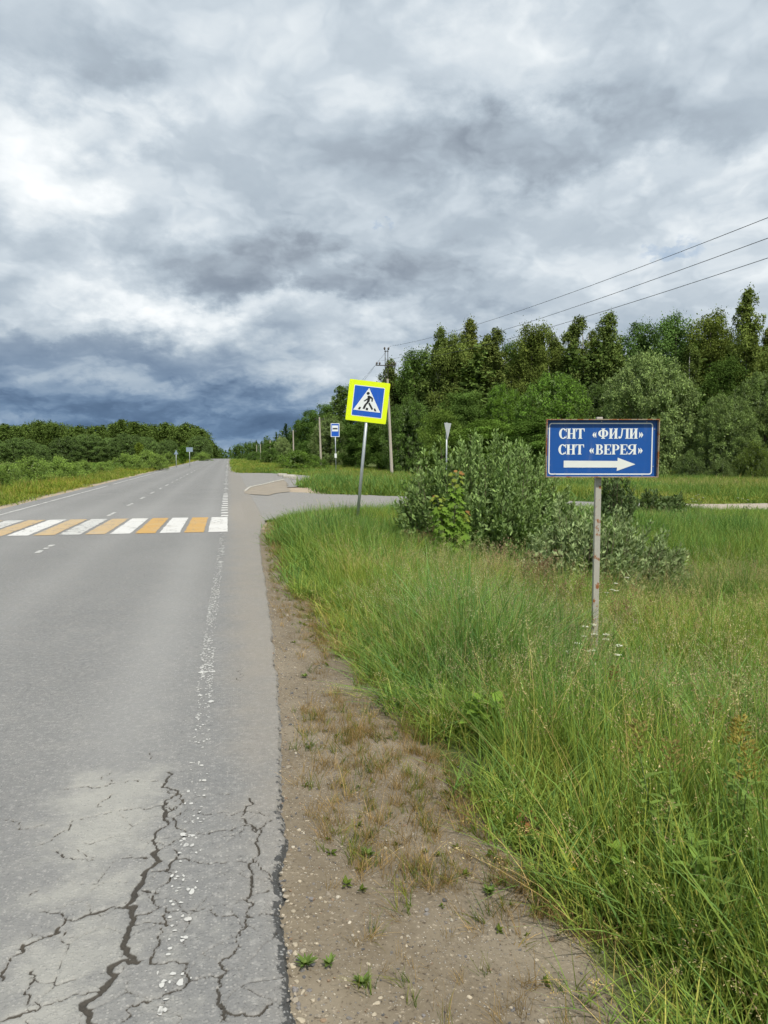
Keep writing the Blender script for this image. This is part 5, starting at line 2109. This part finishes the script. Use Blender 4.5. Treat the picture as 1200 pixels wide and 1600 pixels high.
for k, (bx, tx, ty, D_) in enumerate(pole_at):
    b = at_depth(bx, 730, D_)
    gz = float(terrain(b[0], b[1]))
    t = at_depth(tx, ty, D_)
    po = empty('utility_pole', (b[0], b[1], gz), -.04)
    rel = np.array([t[0] - b[0], t[1] - b[1], t[2] - gz])
    c, s = math.cos(.04), math.sin(.04)
    rel = np.array([rel[0] * c - rel[1] * s, rel[0] * s + rel[1] * c, rel[2]])
    if k == 0:
        ctop = rel * .76
        MB().tube([(0, 0, -.5), tuple(ctop)], [.135, .095], 8).build('pole', M['pole'], po)
        # twin uprights with a crossarm bolted to the head
        up_ = MB()
        for dx in (-.11, .11):
            up_.box((rel[0] + dx + .03, rel[1] - .1, rel[2] - 1.75), (.05, .05, 3.1))
        up_.box((rel[0] + .03, rel[1] - .1, rel[2] - .32), (.34, .06, .05))
        up_.box((rel[0] - .02, rel[1] - .14, rel[2] - 1.45), (1.62, .07, .07))
        up_.build('crossarm', M['iron'], po)
        ends = []
        for ix, iz in ((-.13, -.22), (.19, -.22), (-.76, -1.41), (-.53, -1.41), (.50, -1.41), (.74, -1.41)):
            im = MB()
            insulator(im, (rel[0] + ix, rel[1] - .1, rel[2] + iz), 1.15)
            im.build('insulator', M['porcelain'], po, smooth=True)
        heads3 = [(rel[0] + .19, rel[2] - .02), (rel[0] - .76, rel[2] - 1.2), (rel[0] + .74, rel[2] - 1.2)]
        for ix, iz in heads3:
            LINE.append((b[0] + ix, b[1] - .1, gz + iz))
    else:
        MB().tube([(0, 0, -.5), tuple(rel)], [.17, .11], 7).build('pole', M['pole'], po)
        im = MB().box((rel[0], rel[1], rel[2] - .35), (1.3, .07, .07))
        for ix in (-.55, .55):
            insulator(im, (rel[0] + ix, rel[1], rel[2] - .33), 1.2)
        insulator(im, (rel[0], rel[1], rel[2]), 1.2)
        im.build('crossarm', M['iron'], po)
    tag(po, labels[k], 'pole', 'poles of the power line')


def wire_path(a, b, sag, n=28):
    out = []
    for i in range(n + 1):
        t = i / n
        p = np.array(a) * (1 - t) + np.array(b) * t
        p[2] -= sag * 4 * t * (1 - t)
        out.append(tuple(p))
    return out


# three wires run from the near pole over the meadow to the next pole, outside the picture, and on along the road
nxt = at_depth(499, 655, 108.0)
for k, (py, lab) in enumerate(((340, 'highest of the three wires sloping across the sky on the right'), (372, 'middle of the three wires sloping across the sky on the right'),
                               (403, 'lowest of the three wires sloping across the sky on the right'))):
    a = np.array(LINE[(0, 1, 2)[k]])
    # where the span leaves the picture it is about 19 m away; it goes on to a pole about 50 m from the near one
    e = at_depth(1200, py, 19.0 - .5 * k)
    d = e - a
    far_end = a + d * 1.16
    path = wire_path(a, far_end, .55)
    # pass through the seen place: lift the end by the sag that the span has there
    t = 1 / 1.16
    lift = .55 * 4 * t * (1 - t)
    path = [(p[0], p[1], p[2] + lift * min(1, i / 28 / t)) for i, p in enumerate(path)]
    back = wire_path(a, (nxt[0] + (-.5, 0, .5)[k], nxt[1], nxt[2] + (.3, 0, 0)[k]), .9)
    o = MB().tube(back[::-1] + path[1:], .0085, 6).build('power_wire', M['wire'], None)
    tag(o, lab, 'wire', 'wires of the power line')

# ------------------------------------------------------------------ stones and gravel
def rock_mesh(name, seed, flat=.6):
    """a small angular stone"""
    import bmesh
    r = np.random.default_rng(seed)
    bm = bmesh.new()
    bmesh.ops.create_icosphere(bm, subdivisions=2, radius=1.0)
    planes = [(unit(r.normal(0, 1, 3)), r.uniform(.55, .85)) for _ in range(9)]
    for v in bm.verts:
        p = np.array(v.co)
        for n, d in planes:
            k = p @ n
            if k > d:
                p = p - n * (k - d)
        p = p * (1 + r.normal(0, .03))
        v.co = (p[0], p[1] * r.uniform(.98, 1.02), p[2] * flat)
    me = bpy.data.meshes.new(name)
    bm.to_mesh(me)
    bm.free()
    return me


def mat_stone():
    m, g = new_mat('stone')
    P = g.n('ShaderNodeTexCoord').outputs['Object']
    oi = g.n('ShaderNodeObjectInfo')
    n = g.noise(P, 2.5, 5, .65)
    tn = g.mix(1.0, g.attr('tint', 'Color', 'INSTANCER'), oi.outputs['Color'], 'MULTIPLY')
    c = g.mix(1.0, g.mix(n, (.75, .73, .70), (1.1, 1.08, 1.05)), tn, 'MULTIPLY')
    finish(g, principled(g, c, .85, .25, g.bump(n, .4, .1)))
    return m


def mat_loose():
    m, g = new_mat('loose_stone')
    P = g.n('ShaderNodeTexCoord').outputs['Object']
    oi = g.n('ShaderNodeObjectInfo')
    n = g.noise(P, 2.5, 5, .65)
    c = g.mix(1.0, g.mix(n, (.78, .76, .72), (1.1, 1.08, 1.05)), oi.outputs['Color'], 'MULTIPLY')
    c = g.mix(g.mul(g.rng(g.noise(P, 1.2, 3, .6), .5, .7), .4), c, (.20, .16, .11))
    finish(g, principled(g, c, .85, .25, g.bump(n, .4, .1)))
    return m


M['stone'], M['loose'] = mat_stone(), mat_loose()
ROCK = bpy.data.collections.new('pebbles')
for i in range(6):
    me = rock_mesh('pebble_%02d' % i, 300 + i, (.5, .65, .8)[i % 3])
    me.materials.append(M['stone'])
    ROCK.objects.link(bpy.data.objects.new('pebble_%02d' % i, me))
n = 15000
x, y = gr.uniform(.05, 1.75, n), 1.3 + 10.0 * gr.random(n) ** 1.6
e = x - edge_x(y)
k = (e > -.015) & (gr.random(n) < .22 + .75 * np.exp(-np.clip(e, 0, None) / .22) + .25 * (vn2.fbm(x * 3, y * 3, 2) > .55)) & (gr.random(n) < .15 + dirt_mask(x, y))
x, y, e = x[k], y[k], e[k]
n = len(x)
sz_ = .0028 + .0042 * gr.random(n) ** 3 + .008 * (gr.random(n) < .08) * gr.random(n) + .004 * np.exp(-np.clip(e, 0, None) / .12) * gr.random(n)
u = gr.random(n)
pal = np.array([(.42, .37, .29), (.34, .30, .24), (.22, .21, .20), (.13, .13, .135), (.30, .22, .15), (.50, .46, .38)])
pi = np.where(u < .22, 0, np.where(u < .45, 1, np.where(u < .65, 2, np.where(u < .82, 3, np.where(u < .92, 4, 5)))))
tn = pal[pi] * gr.uniform(.75, 1.15, (n, 1))
z = np.where(e < .0, -.008, terrain(x, y)) + sz_ * .18
rot = np.stack([gr.normal(0, .25, n), gr.normal(0, .25, n), gr.random(n) * 6.283], 1)
scl = sz_[:, None] * np.stack([gr.uniform(.8, 1.5, n), gr.uniform(.8, 1.2, n), gr.uniform(.7, 1.1, n)], 1)
scatter('gravel', 'fine pale and dark gravel strewn over the dirt shoulder', ROCK, np.stack([x, y, z], 1), rot, scl, gr.integers(0, 6, n), tn, 'gravel')

# the larger stones one can pick out beside the asphalt
BIG = []
for i in range(5):
    me = rock_mesh('stone_shape', 320 + i, (.55, .7)[i % 2])
    me.materials.append(M['loose'])
    BIG.append(me)
STONES = [(436, 1362, 7), (434, 1388, 6), (468, 1378, 8), (487, 1405, 9), (455, 1412, 6), (458, 1426, 8), (476, 1453, 6), (461, 1477, 10), (495, 1475, 9), (452, 1489, 9),
          (461, 1490, 9), (474, 1486, 10), (467, 1500, 10), (457, 1510, 11), (463, 1532, 9), (461, 1549, 13), (473, 1551, 8), (483, 1548, 8), (466, 1569, 10), (468, 1581, 6),
          (489, 1563, 9), (539, 1531, 7), (568, 1539, 12), (541, 1541, 5), (584, 1585, 9), (588, 1569, 10), (470, 1596, 13), (635, 1478, 6), (697, 1442, 5), (839, 1501, 7),
          (734, 1559, 8), (628, 1559, 8), (576, 1507, 8), (447, 1360, 5), (560, 1456, 5), (555, 1424, 5), (627, 1465, 6), (500, 1403, 6), (508, 1409, 6), (488, 1366, 5),
          (467, 1297, 7), (480, 1283, 6), (503, 1276, 5), (503, 1303, 5), (534, 1322, 5), (608, 1102, 6), (594, 1560, 8), (620, 1540, 7), (662, 1587, 7), (702, 1325, 5)]
POS = ['right against the asphalt edge', 'on bare dirt near the asphalt edge', 'out on the dirt shoulder']
ORD = ['lowest', 'second', 'third', 'fourth', 'fifth', 'sixth', 'seventh', 'eighth', 'ninth', 'tenth', 'eleventh', 'twelfth', 'thirteenth', 'fourteenth', 'fifteenth', 'sixteenth']
rs = np.random.default_rng(8)
rank = {}
for i, (px, py, w) in enumerate(sorted(STONES, key=lambda q: -q[1])):
    p = on_ground(px, py, -.05)
    z = float(terrain(p[0], p[1]))
    p = on_ground(px, py, z)
    dd = float(np.hypot(p[0], p[1]))
    s = w / F * math.hypot(dd, EYE) * .46
    o = link('stone', BIG[i % 5])
    o.location = (p[0], p[1], float(terrain(p[0], p[1])) + s * .18)
    o.scale = (s * rs.uniform(.95, 1.35), s * rs.uniform(.8, 1.05), s * rs.uniform(.7, .95))
    o.rotation_euler = (rs.normal(0, .15), rs.normal(0, .15), rs.random() * 6.28)
    pale = rs.random() < .8
    c = np.array((.50, .44, .34) if pale else (.24, .23, .23)) * rs.uniform(.8, 1.15)
    o.color = (*c, 1)
    zone = 0 if p[0] - float(edge_x(p[1])) < .14 else 1 if p[0] < .55 else 2
    what = '%s %s stone' % ('larger' if w >= 9 else 'small', 'pale cream' if pale else 'dark grey')
    k = rank[(what, zone)] = rank.get((what, zone), -1) + 1
    tag(o, '%s %s, %s' % (what, POS[zone], 'lowest of all' if k == 0 else ORD[k] + ' from the bottom'), 'stone', 'loose stones on the dirt shoulder')

# ------------------------------------------------------------------ single plants
M['plant'] = mat_leaf('plant_leaf', .3, .5)
M['petal'] = mat_plain('petal_white', (.60, .61, .47), .7, .2)


def place(px, depth):
    p = at_depth(px, 708, depth)
    return (float(p[0]), float(p[1]), float(terrain(p[0], p[1])))


def col_mesh(name, v, f, c):
    return mesh_np(name, v, f, {'col': c})


def leaf_blade(c, d, up_, ln, wd, bend=.25, n=4):
    """a pointed leaf of n cross-ribs bending down towards its tip"""
    s = unit(np.cross(d, up_))
    V = []
    for i in range(n + 1):
        t = i / n
        m_ = c + d * ln * t - up_ * bend * ln * t * t
        w = wd * .5 * math.sin(math.pi * min(.98, .12 + .86 * t)) ** .8
        V += [m_ - s * w + up_ * w * .35, m_, m_ + s * w + up_ * w * .35]
    F_ = []
    for i in range(n):
        a = i * 3
        F_ += [(a, a + 1, a + 4, a + 3), (a + 1, a + 2, a + 5, a + 4)]
    return np.array(V), np.array(F_)


def weed(name, loc, h, nl, ln, wd, base, topcol, seed, label, cat='plant', spread=.15, stems=2):
    """upright weed: leafy stems with a tuft of buds on top"""
    r = np.random.default_rng(seed)
    root = empty(name, loc)
    V, F_, C, n0 = [], [], [], 0
    st, bud = MB(), []
    for s in range(stems):
        a0 = r.random() * 6.28
        e = np.array([spread * math.cos(a0) * (s > 0), spread * math.sin(a0) * (s > 0), h * r.uniform(.8, 1.05)])
        st.tube([(e[0] * .1, e[1] * .1, -.03), tuple(e * np.array([.5, .5, .55])), tuple(e)], [.005, .004, .002], 6)
        for i in range(nl):
            t = .12 + .86 * (i + r.random() * .6) / nl
            a = i * 2.4 + r.normal(0, .35)
            d = unit(np.array([math.cos(a), math.sin(a), .25 + .5 * t]))
            up_ = unit(np.array([-math.cos(a) * .4, -math.sin(a) * .4, 1.0]))
            up_ = unit(up_ - d * (up_ @ d))
            k = (1.1 - .55 * t) * r.uniform(.75, 1.15)
            v, f = leaf_blade(e * np.array([t, t, t]), d, up_, ln * k, wd * k, r.uniform(.2, .5))
            V.append(v)
            F_.append(f + n0)
            n0 += len(v)
            C.append(np.tile(np.array(base) * r.uniform(.75, 1.2), (len(v), 1)))
        if topcol is not None:
            nb = 90
            q = r.random(nb)
            ang_, rad = r.random(nb) * 6.28, (.030 + .03 * (1 - q)) * r.random(nb) ** .5
            c = e + np.stack([rad * np.cos(ang_), rad * np.sin(ang_), -.01 + .13 * q], 1)
            d = unit(np.stack([np.cos(ang_), np.sin(ang_), .8 + 0 * q], 1))
            sd = unit(np.cross(d, rand_dirs(r, nb)))
            v, f = leaf_quads(c, d, sd, np.full(nb, .022), np.full(nb, .009))
            bud.append((v, f, np.repeat(np.array([topcol]) * r.uniform(.7, 1.25, (nb, 1)), 4, 0)))
    link('leaves', col_mesh('leaves', np.concatenate(V), np.concatenate(F_), np.concatenate(C)), M['plant'], root)
    st.build('stems', M['twig_green'], root)
    if bud:
        v, f, c = merge(bud)
        link('flower_tuft', col_mesh('flower_tuft', v, f, c), M['plant'], root)
    tag(root, label, cat, 'single weeds in the verge')


M['twig_green'] = mat_plain('green_stem', (.13, .17, .06), .7, .3, var=.2)
weed('leafy_weed', place(1062, 2.95), .64, 26, .115, .036, (.16, .24, .055), (.24, .20, .07), 401, 'leafy weed with a brownish bud tuft near the lower right corner', stems=2)
weed('leafy_weed', place(1172, 3.0), .72, 28, .12, .036, (.17, .25, .06), (.28, .23, .06), 402, 'tallest leafy weed with rusty yellow buds at the right edge', stems=3)
weed('leafy_weed', place(1100, 2.7), .40, 20, .15, .05, (.17, .26, .055), None, 403, 'weed with broad fresh green leaves below the two budding ones', stems=2, spread=.1)
weed('leafy_weed', place(1158, 2.62), .30, 18, .13, .05, (.15, .24, .055), None, 411, 'low broad-leaved weed at the foot of the tallest budding one', stems=2, spread=.12)
weed('leafy_weed', place(985, 2.85), .30, 10, .13, .075, (.20, .30, .05), None, 404, 'small weed with bright broad leaves at the edge of the tall grass', stems=1)
weed('leafy_weed', place(752, 4.55), .34, 12, .16, .10, (.19, .30, .05), None, 405, 'weed with pale green broad leaves in the middle of the verge', stems=2, spread=.12)
weed('leafy_weed', place(786, 4.7), .30, 10, .15, .09, (.18, .28, .05), None, 412, 'small broad-leaved weed just right of the pale green one', stems=1)
weed('leafy_weed', place(1180, 4.6), .70, 26, .10, .04, (.17, .24, .07), (.24, .28, .10), 406, 'bushy light green weed at the right edge above the corner', stems=3)
weed('leafy_weed', place(968, 4.6), .62, 18, .07, .03, (.18, .25, .08), (.26, .19, .08), 407, 'weed with an orange-brown head right of the sign post', stems=1)
weed('leafy_weed', place(1130, 4.3), .66, 20, .08, .03, (.16, .23, .07), (.26, .19, .08), 408, 'slender weed with a rusty head in the tall grass on the right', stems=1)
weed('leafy_weed', place(603, 13.4), .60, 30, .10, .05, (.13, .20, .06), None, 409, 'small leafy weed in the grass below the crossing sign', stems=3, spread=.12)
weed('leafy_weed', place(590, 6.4), .26, 16, .07, .04, (.16, .25, .05), None, 413, 'low leafy weed at the grass edge left of the sign', stems=2)


def umbel(loc, h, n, seed, label):
    """white-flowered umbellifer: branching stalks, flat heads of tiny florets"""
    r = np.random.default_rng(seed)
    root = empty('umbel_plant', loc)
    st, lv = MB(), []
    for i in range(n):
        fl = MB()
        a = i * 2.4 + r.normal(0, .3)
        k = r.uniform(.05, .20)
        e = np.array([k * math.cos(a), k * math.sin(a), h * r.uniform(.72, 1.05)])
        st.tube([(0, 0, -.03), (e[0] * .3, e[1] * .3, e[2] * .6), tuple(e)], [.004, .003, .0015], 5)
        for q in range(22):
            b, rr = r.random() * 6.28, .028 * math.sqrt(r.random())
            c = e + np.array([rr * math.cos(b), rr * math.sin(b), .012 - 4 * rr * rr + r.normal(0, .002)])
            st.tube([tuple(e - np.array([0, 0, .025])), tuple(c)], [.0008, .0006], 3, False)
            m_ = 6
            s = r.uniform(.006, .010)
            fl.poly([(c[0] + s * math.cos(j * 1.047), c[1] + s * math.sin(j * 1.047), c[2] + .002 * math.sin(j * 2.1)) for j in range(m_)])
        fl.build('flower_head', M['petal'], root)
    m_ = 60
    d = unit(np.stack([r.normal(0, 1, m_), r.normal(0, 1, m_), r.uniform(.2, 1, m_)], 1))
    c = d * r.uniform(.05, .2, (m_, 1)) + np.array([0, 0, 1.0]) * r.uniform(.05, h * .7, (m_, 1))
    v, f = leaf_quads(c, d, unit(np.cross(d, rand_dirs(r, m_))), np.full(m_, .06), np.full(m_, .025))
    link('leaves', col_mesh('leaves', v, f, leaf_cols(r, m_, (.14, .21, .06))), M['plant'], root)
    st.build('stems', M['twig_green'], root)
    tag(root, label, 'plant', 'white umbel plants')


umbel(place(925, 6.55), .62, 5, 501, 'white umbel flowers just left of the foot of the sign post')
umbel(place(955, 6.3), .52, 4, 502, 'white umbel flowers just right of the foot of the sign post')
umbel(place(918, 6.2), .46, 4, 503, 'lowest white umbel flowers in front of the sign post')
umbel(place(960, 9.6), .7, 6, 504, 'white umbels at the foot of the silvery willow bush')
umbel(place(1092, 21), .95, 8, 505, 'tall pale umbels in the meadow before the gravel track')
umbel(place(1168, 20), .9, 9, 506, 'whitish umbels in the meadow near the right edge')


def dock(loc, h, seed, label, cols=((.27, .17, .11), (.34, .24, .16), (.22, .13, .09))):
    """sorrel gone to seed: rusty panicles"""
    r = np.random.default_rng(seed)
    root = empty('dock_plant', loc)
    v, f, c = merge([heads(r, 16, .22, h, .16, .004, [(.24, .17, .10)], cols, h * .42, 70)])
    link('seed_heads', col_mesh('seed_heads', v, f, c), M['plant'], root)
    v, f, c = rosette(r, 14, .22, .06, (.13, .16, .06))
    link('leaves', col_mesh('leaves', v, f, c), M['plant'], root)
    tag(root, label, 'plant', 'rusty dock plants')


for i, (px, D_, h, lab) in enumerate(((786, 10.8, .72, 'rusty brown dock plant at the foot of the big willow bush, left of two'), (822, 10.4, .78, 'rusty brown dock plant at the foot of the big willow bush, right of two'),
                                      (898, 9.7, .75, 'rusty dock plant left of the sign post under the silvery bush'), (985, 8.6, .60, 'brown dock plant just right of the sign post'),
                                      (1050, 8.5, .55, 'brown dock plant in the meadow right of the sign post'), (1090, 8.9, .55, 'brown dock plant farthest right in the dry patch of meadow'),
                                      (655, 14.0, .60, 'brown dock plant at the left foot of the big willow bush'))):
    dock(place(px, D_), h, 600 + i, lab)

# tiny green weeds on the dirt
for i, (px, py, s, lab) in enumerate(((478, 1524, .07, 'small green weed beside the pale stones by the asphalt'), (566, 1545, .06, 'small green weed growing against a pale stone'),
                                      (515, 1519, .05, 'tiny green weed second from the asphalt edge'), (765, 1390, .06, 'small grey-green weed on the open dirt'),
                                      (575, 1340, .07, 'green weed in the middle of the dirt shoulder'), (476, 1062, .06, 'small bright weed on the dirt far along the asphalt edge'))):
    p = on_ground(px, py, -.05)
    r = np.random.default_rng(700 + i)
    v, f, c = merge([rosette(r, 34, s * .55, s * .16, (.13, .20, .055)), rosette(r, 20, s * .35, s * .13, (.17, .24, .07))])
    o = link('small_weed', col_mesh('small_weed', v, f, c), M['plant'])
    o.location = (p[0], p[1], float(terrain(p[0], p[1])))
    tag(o, lab, 'plant', 'small weeds on the dirt shoulder')

# one yellow flower, a rusty scrap in the grass and a dead branch on the meadow
p = on_ground(893, 1359, .0)
fl = empty('yellow_flower', (p[0], p[1], float(terrain(p[0], p[1]))))
hh_ = -float(terrain(p[0], p[1]))
MB().tube([(0, 0, -.02), (.005, 0, hh_)], .0018, 5).build('stem', M['twig_green'], fl)
M['yellow'] = mat_plain('petal_yellow', (.75, .55, .01), .6, .2)
pt = MB()
for k in range(6):
    a = k * 1.047
    pt.poly([(.005, 0, hh_), (.005 + .011 * math.cos(a - .4), .011 * math.sin(a - .4), hh_ + .004), (.005 + .016 * math.cos(a), .016 * math.sin(a), hh_ + .006), (.005 + .011 * math.cos(a + .4), .011 * math.sin(a + .4), hh_ + .004)])
pt.build('petals', M['yellow'], fl)
tag(fl, 'single yellow flower at the edge of the tall grass', 'flower')

M['rust'] = mat_rusty('rusty_scrap', (.10, .05, .035), .45, 20.0)
p = on_ground(828, 1302, -.10)
sc = MB()
prof = [(-.085, .0), (-.06, .045), (-.01, .062), (.04, .05), (.075, .015), (.09, -.01)]
for i in range(len(prof) - 1):
    (a, za), (b, zb) = prof[i], prof[i + 1]
    for t in (0, .004):
        sc.poly([(a, -.05, za - t), (b, -.055, zb - t), (b, .06, zb + .015 - t), (a, .05, za + .012 - t)])
o = sc.build('rusty_scrap', M['rust'])
o.location = (p[0], p[1], float(terrain(p[0], p[1])) + .01)
o.rotation_euler = (.25, .05, .3)
tag(o, 'rusty brown bent scrap lying at the edge of the tall grass', 'scrap')
a_, b_ = at_depth(1116, 829, 19.5), at_depth(1129, 815, 19.5)
o = MB().tube([tuple(a_ - (b_ - a_) * .9), tuple((a_ + b_) / 2 + np.array([0, 0, .03])), tuple(b_)], [.022, .018, .008], 6).build('dead_branch', M['dead_wood'] if 'dead_wood' in M else mat_bark('dead_wood', (.30, .26, .20), (.48, .43, .35)))
tag(o, 'bare pale dead branch sticking out of the meadow grass', 'branch')
